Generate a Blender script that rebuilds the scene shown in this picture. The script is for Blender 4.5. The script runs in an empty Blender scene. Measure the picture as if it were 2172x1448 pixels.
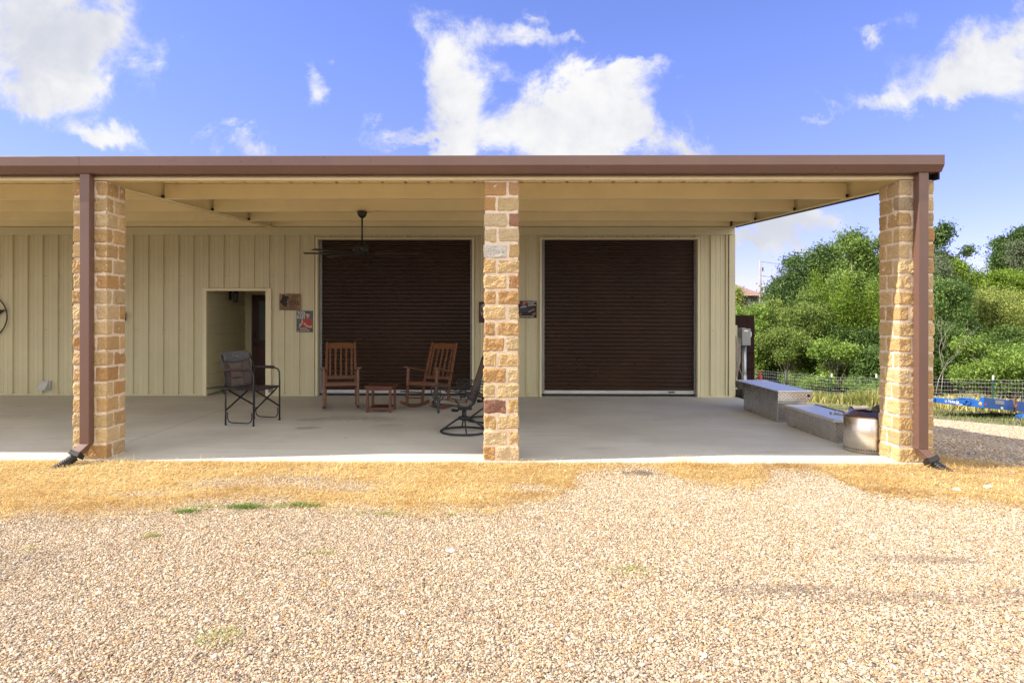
import bpy, math, random
import numpy as np
from mathutils import Vector, Matrix, noise
R = math.radians
random.seed(7); rng = np.random.default_rng(7)
sc = bpy.context.scene
COL = sc.collection

# ------------------------------------------------------------------ camera
f_px, ppx, ppy = 1410.61, 1031.41, 673.72
yaw, roll = .0126, .0014
cam_d = bpy.data.cameras.new("camera"); cam = bpy.data.objects.new("camera", cam_d); COL.objects.link(cam)
cam_d.sensor_fit = 'HORIZONTAL'; cam_d.sensor_width = 36.0
cam_d.lens = 36.0 * f_px / 2172
cam_d.shift_x = (1086 - ppx) / 2172; cam_d.shift_y = (ppy - 724) / 2172
cam_d.clip_start = .05; cam_d.clip_end = 3000
Rt = Vector((math.cos(yaw), math.sin(yaw), 0)); Up = Vector((0, 0, 1)); Fw = Vector((-math.sin(yaw), math.cos(yaw), 0))
R2 = Rt * math.cos(roll) + Up * math.sin(roll); U2 = -Rt * math.sin(roll) + Up * math.cos(roll)
m = Matrix.Identity(4)
for i in range(3):
    m[i][0] = R2[i]; m[i][1] = U2[i]; m[i][2] = -Fw[i]
m.translation = Vector((-.0746, -7.3031, 1.5713))
cam.matrix_world = m
sc.camera = cam

# ------------------------------------------------------------------ exposure
sc.view_settings.view_transform = 'Standard'; sc.view_settings.look = 'None'
sc.view_settings.gamma = 1.0; sc.view_settings.use_curve_mapping = False
sc.view_settings.exposure = 1.53
sc.cycles.max_bounces = 10; sc.cycles.diffuse_bounces = 6; sc.cycles.glossy_bounces = 4
sc.cycles.transparent_max_bounces = 8

# ------------------------------------------------------------------ sun and sky
SUN_DIR = Vector((-1.0, -.15, .88)).normalized()          # towards the sun
sun_d = bpy.data.lights.new("sun", 'SUN'); sun = bpy.data.objects.new("sun", sun_d); COL.objects.link(sun)
sun_d.energy = 3.0; sun_d.angle = R(.5); sun_d.color = (1.0, .915, .79)
sun.rotation_euler = (-SUN_DIR).to_track_quat('-Z', 'Y').to_euler()
sun.location = (-30, -5, 30)

def NT(tree):
    N = tree.nodes; L = tree.links
    def val(x):
        return x
    class T:
        pass
    t = T(); t.N = N; t.L = L
    def setin(s, v):
        if isinstance(v, bpy.types.NodeSocket): L.new(v, s)
        elif v is not None:
            s.default_value = v
    def node(kind, ins=None, **kw):
        n = N.new(kind)
        for k, v in kw.items(): setattr(n, k, v)
        for k, v in (ins or {}).items(): setin(n.inputs[k], v)
        return n
    def math_(op, a, b=None, c=None, clamp=False):
        n = N.new('ShaderNodeMath'); n.operation = op; n.use_clamp = clamp
        setin(n.inputs[0], a); setin(n.inputs[1], b); setin(n.inputs[2], c) if c is not None else None
        return n.outputs[0]
    def mix(a, b, fac, mode='MIX'):
        n = N.new('ShaderNodeMix'); n.data_type = 'RGBA'; n.blend_type = mode
        def cc(v): return v if isinstance(v, bpy.types.NodeSocket) else (tuple(v) + (1,) if len(v) == 3 else v)
        setin(n.inputs[0], fac); setin(n.inputs[6], cc(a)); setin(n.inputs[7], cc(b))
        return n.outputs[2]
    def noise_(vec, scale, detail=3, rough=.55, dist=0, out='Fac'):
        n = N.new('ShaderNodeTexNoise'); n.inputs['Scale'].default_value = scale
        n.inputs['Detail'].default_value = detail; n.inputs['Roughness'].default_value = rough
        n.inputs['Distortion'].default_value = dist
        if vec is not None: L.new(vec, n.inputs['Vector'])
        return n.outputs[out]
    def ramp(fac, stops, interp='LINEAR'):
        n = N.new('ShaderNodeValToRGB'); n.color_ramp.interpolation = interp
        e = n.color_ramp.elements
        while len(e) > 1: e.remove(e[0])
        e[0].position = stops[0][0]
        for i, (p, c) in enumerate(stops):
            if i: e.new(p)
            if not hasattr(c, '__len__'): c = (c, c, c)
            e[i].color = tuple(c) + (1,)
        setin(n.inputs[0], fac)
        return n.outputs[0]
    def mapr(v, a, b, c=0, d=1, interp='SMOOTHSTEP'):
        n = N.new('ShaderNodeMapRange'); n.interpolation_type = interp
        for i, x in enumerate((v, a, b, c, d)): setin(n.inputs[i], x)
        return n.outputs[0]
    t.node, t.math, t.mix, t.noise, t.ramp, t.mapr, t.setin = node, math_, mix, noise_, ramp, mapr, setin
    return t

w = bpy.data.worlds.new("World"); sc.world = w; w.use_nodes = True
w.node_tree.nodes.clear()
t = NT(w.node_tree)
sky = t.node('ShaderNodeTexSky', sky_type='NISHITA', sun_disc=False)
sky.sun_elevation = math.asin(SUN_DIR.z); sky.sun_rotation = math.atan2(SUN_DIR.x, SUN_DIR.y)
sky.air_density = 1.0; sky.dust_density = .15; sky.ozone_density = 3.0; sky.altitude = 200
tc = t.node('ShaderNodeTexCoord')
d = tc.outputs['Generated']
sep = t.node('ShaderNodeSeparateXYZ', {0: d})
dx, dy, dz = sep.outputs[0], sep.outputs[1], sep.outputs[2]
# clouds: each one is a patch of directions of the sky, roughened by noise
ydiv = t.math('MAXIMUM', t.math('ABSOLUTE', dy), .15)
front = t.mapr(dy, .1, .3)
U = t.math('DIVIDE', dx, ydiv); V = t.math('DIVIDE', dz, ydiv)
comb = t.node('ShaderNodeCombineXYZ', {0: U, 1: V, 2: 0.3})
n1 = t.noise(comb.outputs[0], 7.5, 9, .64, .3, 'Color')
sub = t.node('ShaderNodeVectorMath', {0: n1, 1: (.5, .5, .5)}, operation='SUBTRACT')
scl = t.node('ShaderNodeVectorMath', {0: sub.outputs[0], 3: .20}, operation='SCALE')
warp = t.node('ShaderNodeVectorMath', {0: comb.outputs[0], 1: scl.outputs[0]}, operation='ADD')
sw = t.node('ShaderNodeSeparateXYZ', {0: warp.outputs[0]})
CLOUDS = [(-.72, .42, .15, .09, 1.1), (-.62, .46, .10, .07, 1.0), (-.66, .34, .07, .05, .85), (-.60, .265, .06, .022, .95),
          (-.38, .262, .04, .022, .95), (-.255, .355, .026, .028, .8),
          (-.075, .395, .050, .062, 1.1), (-.055, .315, .050, .05, .85), (-.10, .262, .075, .016, .8), (.04, .415, .05, .022, .75), (.12, .43, .035, .013, .6),
          (.06, .285, .11, .045, .95), (.13, .335, .07, .045, 1.15), (.20, .30, .08, .045, 1.05), (.285, .265, .035, .026, .85), (.20, .372, .05, .018, .75),
          (.57, .325, .05, .028, 1.0), (.76, .39, .14, .055, 1.2), (.69, .335, .06, .03, 1.0), (.56, .425, .025, .012, .7), (.50, .30, .03, .01, .65),
          (.43, .128, .075, .026, 1.25), (.38, .12, .04, .016, .9), (.46, .155, .03, .015, .8),
          (-1.6, .5, .4, .12, .9), (1.5, .45, .3, .1, .9), (2.4, .7, .5, .2, .9), (-2.8, .8, .6, .2, .9)]
acc = None
for (cu, cv, ru, rv, am) in CLOUDS:
    a = t.math('DIVIDE', t.math('SUBTRACT', sw.outputs[0], cu), ru)
    b = t.math('DIVIDE', t.math('SUBTRACT', sw.outputs[1], cv), rv)
    r2 = t.math('ADD', t.math('MULTIPLY', a, a), t.math('MULTIPLY', b, b))
    g = t.math('MULTIPLY', t.math('POWER', 2.718, t.math('MULTIPLY', r2, -.9)), am)
    acc = g if acc is None else t.math('ADD', acc, g)
n2 = t.noise(comb.outputs[0], 11, 10, .66, .4)
n3 = t.noise(comb.outputs[0], 3.0, 5, .6, .2)
dens = t.math('ADD', acc, t.math('MULTIPLY', t.math('SUBTRACT', n2, .5), 1.9))
mask = t.mapr(dens, .30, 1.12)
mask = t.math('MULTIPLY', mask, t.mapr(dz, 0.0, .06))
shade = t.mapr(t.math('ADD', t.math('MULTIPLY', n3, .8), t.math('MULTIPLY', n2, .4)), .42, .72)
hs = t.node('ShaderNodeHueSaturation', {'Hue': .515, 'Saturation': 1.12, 'Value': 1.0, 'Color': sky.outputs[0]})
skyc = t.mix(hs.outputs[0], t.ramp(dz, [(0, (.54, .44, .76)), (.15, (.72, .58, .86)), (.35, (.88, .75, .90)), (.6, (.98, .86, .93))]), 1.0, 'MULTIPLY')
cloud = t.mix((2.35, 2.45, 2.75), (3.4, 3.38, 3.4), shade)
# bright clouds added unseen behind the camera, to fill the porch with light
fill_bank = t.math('MULTIPLY', t.mapr(dy, .05, -.35), t.mapr(t.noise(d, 2.2, 7, .6, .3), .36, .52))
fill_bank = t.math('MULTIPLY', fill_bank, t.mapr(dz, 0.0, .05))
sc_mix = t.mix(t.mix(skyc, cloud, mask), (8.2, 8.0, 7.4), fill_bank)
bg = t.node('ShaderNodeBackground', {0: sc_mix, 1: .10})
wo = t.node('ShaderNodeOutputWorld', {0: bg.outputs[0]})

# ------------------------------------------------------------------ materials
MATS = {}
def base_mat(name):
    mt = bpy.data.materials.new(name); mt.use_nodes = True; mt.node_tree.nodes.clear()
    t = NT(mt.node_tree)
    t.out = t.node('ShaderNodeOutputMaterial'); t.p = t.node('ShaderNodeBsdfPrincipled')
    t.L.new(t.p.outputs[0], t.out.inputs[0])
    t.tc = t.node('ShaderNodeTexCoord'); t.obj = t.tc.outputs['Object']
    MATS[name] = mt
    return mt, t
def bump(t, h, strength=.3, dist=.01):
    b = t.node('ShaderNodeBump', {'Strength': strength, 'Distance': dist, 'Height': h})
    t.L.new(b.outputs[0], t.p.inputs['Normal'])
def simple(name, col, rough=.6, metal=0.0, var=.12, nscale=6, bmp=0.0, bscale=60, spec=.5, coat=0):
    mt, t = base_mat(name)
    n = t.noise(t.obj, nscale, 5, .6)
    f = t.mapr(n, .3, .7)
    dark = tuple(c * (1 - var) for c in col); lite = tuple(min(1, c * (1 + var)) for c in col)
    t.L.new(t.mix(dark, lite, f), t.p.inputs['Base Color'])
    r = t.mapr(t.noise(t.obj, nscale * 3, 4), .2, .8, max(0, rough - .08), min(1, rough + .08))
    t.L.new(r, t.p.inputs['Roughness'])
    t.p.inputs['Metallic'].default_value = metal
    t.p.inputs['Specular IOR Level'].default_value = spec
    if bmp: bump(t, t.noise(t.obj, bscale, 4), bmp, .004)
    return mt
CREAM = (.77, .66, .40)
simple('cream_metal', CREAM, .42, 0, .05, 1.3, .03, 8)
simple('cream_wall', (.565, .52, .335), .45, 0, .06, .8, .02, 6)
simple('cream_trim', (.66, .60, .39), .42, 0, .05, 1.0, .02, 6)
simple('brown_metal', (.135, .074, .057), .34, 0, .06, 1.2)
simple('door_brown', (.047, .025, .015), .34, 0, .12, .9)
simple('door_bar', (.50, .50, .49), .45, .6, .1, 3)
simple('grey_steel', (.25, .26, .26), .5, .3, .1, 4)
simple('galv', (.42, .44, .45), .42, .8, .15, 12)
simple('black_plastic', (.012, .012, .014), .38, 0, .2, 8)
simple('black_metal', (.018, .018, .02), .42, .3, .2, 8)
simple('frame_grey', (.036, .038, .042), .45, .5, .15, 8)
simple('fabric_grey', (.11, .11, .115), .9, 0, .15, 20, .3, 400)
simple('fabric_brown', (.10, .075, .068), .9, 0, .15, 20, .3, 400)
simple('fabric_mauve', (.055, .035, .037), .9, 0, .15, 20, .3, 400)
simple('fabric_tan', (.135, .108, .092), .9, 0, .15, 20, .3, 400)
simple('sling', (.30, .255, .23), .85, 0, .12, 30, .3, 500)
simple('sling_back', (.115, .07, .055), .85, 0, .12, 30, .3, 500)
simple('iron', (.028, .031, .033), .45, .4, .2, 10)
simple('white_print', (.82, .80, .74), .7, 0, .05)
simple('dark_print', (.018, .013, .009), .7, 0, .1)
simple('entry_red', (.045, .008, .008), .45, 0, .15, 3)
simple('entry_glass', (.10, .11, .10), .12, 0, .1, 3)
simple('gunmetal', (.035, .033, .03), .4, .6, .2)
simple('plastic_grey', (.48, .50, .50), .5, 0, .1)
simple('blue_paint', (.012, .095, .36), .38, 0, .15, 3)
simple('amber', (.75, .30, .02), .3, 0, .05)
simple('red_lamp', (.55, .06, .01), .3, 0, .05)
simple('red_paint', (.45, .02, .015), .4, 0, .1)
simple('meter_glass', (.6, .6, .58), .15, 0, .05)
simple('rope', (.33, .29, .24), .8, 0, .25, 30)
simple('hose_grey', (.22, .23, .23), .6, 0, .2)
simple('rust', (.20, .09, .045), .8, 0, .3, 12)
simple('house_roof', (.27, .165, .13), .8, 0, .15, 1.5, .2, 5)
simple('house_wall', (.035, .03, .028), .8, 0, .2, 1)
simple('pole_wood', (.30, .26, .22), .85, 0, .15, 4)
simple('tpost_green', (.03, .10, .07), .5, 0, .1)
simple('rock_white', (.62, .56, .50), .85, 0, .1, 20, .4, 40)
simple('wire', (.48, .50, .50), .4, .7, .1)
simple('cable_white', (.55, .5, .4), .6, 0, .05)
simple('stone_mortar', (.67, .55, .42), .92, 0, .10, 25, .55, 90)
simple('bark', (.13, .10, .075), .95, 0, .35, 12, .6, 30)
simple('bark_pale', (.34, .31, .26), .95, 0, .25, 12, .4, 30)
simple('bag', (.085, .062, .055), .45, 0, .4, 14, .5, 20)
simple('firepit_rim', (.35, .23, .18), .3, 1, .2, 6)
simple('soot_and_shade', (.01, .01, .01), .9, 0, .2)  # black of the fire pit; also painted as shade inside holes and openings

# wood of the rockers
mt, t = base_mat('rocker_wood')
mp = t.node('ShaderNodeMapping', {0: t.obj, 3: (9, 9, 2.2)})
n = t.noise(mp.outputs[0], 6, 6, .65, 1.2)
t.L.new(t.ramp(n, [(.25, (.055, .018, .006)), (.5, (.135, .048, .015)), (.8, (.21, .085, .03))]), t.p.inputs['Base Color'])
t.p.inputs['Roughness'].default_value = .38; bump(t, n, .15, .003)

mt, t = base_mat('table_wood')
mp = t.node('ShaderNodeMapping', {0: t.obj, 3: (9, 3, 2.2)})
n = t.noise(mp.outputs[0], 7, 6, .65, 1.2)
t.L.new(t.ramp(n, [(.25, (.055, .017, .008)), (.5, (.12, .04, .018)), (.8, (.18, .07, .033))]), t.p.inputs['Base Color'])
t.p.inputs['Roughness'].default_value = .45; bump(t, n, .15, .003)

# brown weathered steel gate panel
mt, t = base_mat('gate_brown')
mp = t.node('ShaderNodeMapping', {0: t.obj, 3: (8, 8, .8)})
n = t.noise(mp.outputs[0], 3, 6, .65, .4)
t.L.new(t.ramp(n, [(.3, (.010, .004, .0035)), (.55, (.026, .009, .007)), (.8, (.05, .019, .014))]), t.p.inputs['Base Color']); t.p.inputs['Specular IOR Level'].default_value = .15
t.p.inputs['Roughness'].default_value = .6

# brushed stainless
mt, t = base_mat('stainless')
mp = t.node('ShaderNodeMapping', {0: t.obj, 3: (1, 1, 60)})
n = t.noise(mp.outputs[0], 6, 4, .6)
n2 = t.noise(t.obj, 7, 5, .6)
t.L.new(t.mix((.74, .66, .55), (.86, .80, .70), t.mapr(n2, .3, .7)), t.p.inputs['Base Color'])
t.p.inputs['Metallic'].default_value = 1
t.L.new(t.mapr(n, .3, .7, .26, .4), t.p.inputs['Roughness'])
bump(t, n, .05, .002)

# diamond plate aluminium; light on top, end and side painted as separate tones
def diamond(name, ax, rough, col):
    mt, t = base_mat(name)
    s = t.node('ShaderNodeSeparateXYZ', {0: t.obj})
    x, y = s.outputs[ax[0]], s.outputs[ax[1]]
    cell = .052
    def lozenge(ox, oy, flip):
        fx = t.math('SUBTRACT', t.math('FRACT', t.math('ADD', t.math('DIVIDE', x, cell), ox)), .5)
        fy = t.math('SUBTRACT', t.math('FRACT', t.math('ADD', t.math('DIVIDE', y, cell), oy)), .5)
        a = t.math('MULTIPLY', t.math('ADD', fx, t.math('MULTIPLY', fy, flip)), .7071)
        b = t.math('MULTIPLY', t.math('SUBTRACT', fx, t.math('MULTIPLY', fy, flip)), .7071)
        e = t.math('ADD', t.math('POWER', t.math('DIVIDE', a, .38), 2.0), t.math('POWER', t.math('DIVIDE', b, .10), 2.0))
        return t.mapr(e, .6, 1.2, 1, 0)
    h = t.math('MAXIMUM', lozenge(0, 0, 1), lozenge(.5, .5, -1))
    n2 = t.noise(t.obj, 5, 5, .6)
    c = t.mix(tuple(k * .94 for k in col), col, t.mapr(n2, .3, .7))
    c = t.mix(c, (.95, .92, .87), t.math('MULTIPLY', h, .85 if name == 'plate_end' else .18))
    t.L.new(c, t.p.inputs['Base Color'])
    t.p.inputs['Metallic'].default_value = .95
    t.L.new(t.mapr(n2, .3, .7, rough - .03, rough + .03), t.p.inputs['Roughness'])
    bump(t, h, 1.0 if name == 'plate_end' else .2, .004 if name == 'plate_end' else .0015)
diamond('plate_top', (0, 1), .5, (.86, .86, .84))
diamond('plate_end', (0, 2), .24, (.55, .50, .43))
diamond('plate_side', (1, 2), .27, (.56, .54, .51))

# concrete
mt, t = base_mat('concrete')
big = t.noise(t.obj, .7, 6, .6, .3); fine = t.noise(t.obj, 55, 4, .7)
mp = t.node('ShaderNodeMapping', {0: t.obj, 2: (0, 0, R(28)), 3: (.35, 6, 1)})
sweep = t.noise(mp.outputs[0], 2.0, 6, .62, .2)
c = t.ramp(big, [(.3, (.43, .42, .385)), (.55, (.52, .51, .475)), (.75, (.58, .57, .53))])
c = t.mix(c, (.31, .295, .265), t.mapr(sweep, .5, .78, 0, .55))
blot = t.noise(t.obj, 2.3, 5, .7, .5)
c = t.mix(c, (.20, .18, .155), t.mapr(blot, .63, .76, 0, .6))
pos = t.node('ShaderNodeSeparateXYZ', {0: t.obj})
# oily stains near the rockers and the tracks left by wheels
def stain(cx, cy, rx, ry):
    a = t.math('DIVIDE', t.math('SUBTRACT', pos.outputs[0], cx), rx); b = t.math('DIVIDE', t.math('SUBTRACT', pos.outputs[1], cy), ry)
    r = t.math('ADD', t.math('MULTIPLY', a, a), t.math('MULTIPLY', b, b))
    r = t.math('ADD', r, t.math('MULTIPLY', t.math('SUBTRACT', t.noise(t.obj, 9, 6, .7, .4), .5), 5.5))
    return t.mapr(r, .2, 1.3, 1, 0)
for (cx, cy, rx, ry, k) in ((-2.75, 2.15, .22, .12, .5), (-1.9, 3.0, .4, .25, .3), (-2.4, 3.1, .4, .3, .3), (-1.6, 2.4, .25, .10, .25), (-2.9, 2.9, .25, .15, .3), (1.2, .75, .2, .08, .2), (3.2, .55, .25, .06, .25)):
    c = t.mix(c, (.13, .115, .10), t.math('MULTIPLY', stain(cx, cy, rx, ry), k))
c = t.mix(c, (.62, .60, .56), t.mapr(fine, .62, .8, 0, .35))
t.L.new(c, t.p.inputs['Base Color']); t.p.inputs['Roughness'].default_value = .82
bump(t, t.math('ADD', fine, t.math('MULTIPLY', sweep, .6)), .25, .003)

# rough sandstone, colour per stone kept in an attribute
mt, t = base_mat('sandstone')
at = t.node('ShaderNodeAttribute', attribute_name='stone')
n = t.noise(t.obj, 14, 8, .7, .4); n2 = t.noise(t.obj, 70, 5, .7)
c = t.mix(at.outputs['Color'], (.5, .36, .2), t.mapr(n, .52, .75, 0, .3))
c2 = t.node('ShaderNodeHueSaturation', {'Value': t.mapr(n2, .25, .75, .84, 1.18), 'Saturation': 1.0, 'Color': c})
rustn = t.noise(t.obj, 6, 6, .7, 1.0)
c3 = t.mix(c2.outputs[0], (.42, .2, .06), t.mapr(rustn, .6, .78, 0, .35))
t.L.new(c3, t.p.inputs['Base Color']); t.p.inputs['Roughness'].default_value = .9
bump(t, t.math('ADD', t.math('MULTIPLY', n, 1.5), n2), .55, .008)

# ground: gravel / soil / straw / grass, weights kept in attributes on the terrain
mt, t = base_mat('ground_soil')
a1 = t.node('ShaderNodeAttribute', attribute_name='straw').outputs['Fac']
a2 = t.node('ShaderNodeAttribute', attribute_name='grass').outputs['Fac']
a3 = t.node('ShaderNodeAttribute', attribute_name='oldgravel').outputs['Fac']
vo = t.node('ShaderNodeTexVoronoi', {'Vector': t.obj, 'Scale': 75.0, 'Randomness': 1.0})
v2 = t.node('ShaderNodeTexVoronoi', {'Vector': t.obj, 'Scale': 38.0, 'Randomness': 1.0})
sr = t.node('ShaderNodeSeparateColor', {0: vo.outputs['Color']})
peb = t.ramp(sr.outputs[0], [(0, (.10, .07, .05)), (.2, (.28, .19, .12)), (.45, (.40, .31, .22)), (.7, (.33, .20, .10)), (.85, (.50, .42, .34)), (1, (.24, .20, .18))])
gapm = t.mapr(vo.outputs['Distance'], .25, .62, 1, .35)
peb = t.mix((0, 0, 0), peb, gapm)
old = t.ramp(sr.outputs[0], [(0, (.18, .15, .125)), (.3, (.38, .325, .27)), (.6, (.50, .435, .37)), (1, (.62, .56, .49))])
old = t.mix((.05, .045, .04), old, t.mapr(vo.outputs['Distance'], .3, .7, 1, .4))
base = t.mix(peb, old, a3)
nn = t.noise(t.obj, 26, 6, .7, .5); nb = t.noise(t.obj, 1.1, 6, .65)
base = t.mix(base, (.07, .06, .055), t.mapr(t.noise(t.obj, .9, 5, .7, .4), .66, .78, 0, .35))
strawc = t.ramp(nn, [(.3, (.14, .085, .03)), (.5, (.38, .26, .10)), (.75, (.62, .47, .22))])
fac = t.mapr(t.math('ADD', a1, t.math('MULTIPLY', t.math('SUBTRACT', nn, .5), 1.6)), .35, .75)
base = t.mix(base, strawc, fac)
grc = t.ramp(t.noise(t.obj, 3.5, 7, .75, .3), [(.3, (.07, .08, .03)), (.45, (.15, .15, .065)), (.58, (.28, .22, .13)), (.8, (.38, .29, .19))])
fac = t.mapr(t.math('ADD', a2, t.math('MULTIPLY', t.math('SUBTRACT', nn, .5), .8)), .35, .6)
base = t.mix(base, grc, fac)
t.L.new(base, t.p.inputs['Base Color']); t.p.inputs['Roughness'].default_value = .93
hb = t.math('SUBTRACT', 1.0, vo.outputs['Distance'])
bump(t, t.math('ADD', hb, t.math('MULTIPLY', nn, .4)), .9, .012)

# pebbles: colour varies from stone to stone
mt, t = base_mat('pebble')
oi = t.node('ShaderNodeObjectInfo')
peb = t.ramp(oi.outputs['Random'], [(0, (0.288, 0.202, 0.133)), (.10, (0.428, 0.322, 0.207)), (.26, (0.420, 0.264, 0.122)), (.36, (0.506, 0.398, 0.271)), (.52, (0.622, 0.545, 0.434)),
                                   (.66, (0.469, 0.352, 0.220)), (.78, (0.347, 0.208, 0.111)), (.83, (0.557, 0.460, 0.334)), (.93, (0.313, 0.260, 0.207)), (1, (0.665, 0.594, 0.502))], 'CONSTANT')
n = t.noise(t.obj, 2.2, 5, .7)
hsn = t.node('ShaderNodeHueSaturation', {'Value': t.mapr(n, .25, .75, .8, 1.15), 'Color': peb})
loc = oi.outputs['Location']; ls = t.node('ShaderNodeSeparateXYZ', {0: loc})
ln = t.noise(loc, 1.6, 6, .65, .4); l2 = t.noise(loc, .45, 3, .6)
pc = t.mix(hsn.outputs[0], (.20, .155, .115), t.mapr(ln, .56, .78, 0, .42))          # dustier, darker spots
pc = t.mix(pc, (.40, .36, .31), t.mapr(l2, .5, .68, 0, .22))
# dark streaks and stains at fixed spots, wheel tracks among them
for (cx, cy, rx, ry, k) in ((2.2, -3.42, .75, .10, .32), (1.55, -3.30, .5, .08, .4), (2.85, -2.78, .4, .08, .4), (1.44, -.40, .16, .09, .75), (3.3, -3.3, .6, .08, .35), (-3.4, -3.0, .5, .3, .25)):
    a = t.math('DIVIDE', t.math('SUBTRACT', ls.outputs[0], cx), rx); b = t.math('DIVIDE', t.math('SUBTRACT', ls.outputs[1], cy), ry)
    r = t.math('ADD', t.math('ADD', t.math('MULTIPLY', a, a), t.math('MULTIPLY', b, b)), t.math('MULTIPLY', t.math('SUBTRACT', t.noise(loc, 7, 5, .7), .5), 4.0))
    pc = t.mix(pc, (.055, .05, .048), t.mapr(r, 0, 1.6, k, 0))
t.L.new(pc, t.p.inputs['Base Color']); t.p.inputs['Roughness'].default_value = .75

# foliage and blades: colour variation in attribute v, palette in attribute-free ramps
def leaf_mat(name, dark, mid, lite, trans=.35, rough=.55):
    mt, t = base_mat(name)
    a = t.node('ShaderNodeAttribute', attribute_name='v').outputs['Fac']
    c = t.ramp(a, [(0, dark), (.5, mid), (1, lite)])
    t.L.new(c, t.p.inputs['Base Color']); t.p.inputs['Roughness'].default_value = rough
    t.p.inputs['Specular IOR Level'].default_value = .3
    tr = t.node('ShaderNodeBsdfTranslucent', {0: t.mix(c, (1.0, 1.0, .35), .0)})
    mx = t.node('ShaderNodeMixShader', {0: trans}); t.L.new(t.p.outputs[0], mx.inputs[1]); t.L.new(tr.outputs[0], mx.inputs[2])
    t.L.new(mx.outputs[0], t.out.inputs[0])
    return mt
leaf_mat('leaf_oak', (0.04, 0.075, 0.02), (0.09, 0.155, 0.04), (0.16, 0.25, 0.07))
leaf_mat('leaf_light', (0.08, 0.14, 0.025), (0.18, 0.275, 0.055), (0.31, 0.42, 0.11))
leaf_mat('leaf_juniper', (0.06, 0.11, 0.012), (0.18, 0.28, 0.025), (0.34, 0.46, 0.06))
leaf_mat('leaf_cedar', (0.07, 0.115, 0.022), (0.19, 0.275, 0.055), (0.36, 0.44, 0.11))
leaf_mat('leaf_yellow', (0.15, 0.19, 0.04), (0.3, 0.36, 0.08), (0.48, 0.52, 0.15))
leaf_mat('leaf_bush', (0.08, 0.145, 0.02), (0.2, 0.31, 0.05), (0.37, 0.49, 0.11))
leaf_mat('leaf_blue', (.05,.10,.025), (.13,.22,.05), (.25,.36,.10))
leaf_mat('leaf_grey', (0.07, 0.1, 0.045), (0.15, 0.19, 0.1), (0.26, 0.3, 0.17))
leaf_mat('leaf_dark', (0.03, 0.055, 0.012), (0.085, 0.15, 0.03), (0.17, 0.26, 0.05))
leaf_mat('blade_straw', (.38, .20, .04), (.76, .52, .19), (.93, .78, .45), .3, .8)
leaf_mat('blade_green', (.07, .14, .02), (.17, .28, .05), (.52, .50, .18), .35)
leaf_mat('blade_tall', (.16, .20, .045), (.44, .42, .13), (.78, .66, .32), .35)
leaf_mat('blade_short', (.07, .11, .025), (.17, .22, .055), (.42, .37, .17), .3)
M = MATS

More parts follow.
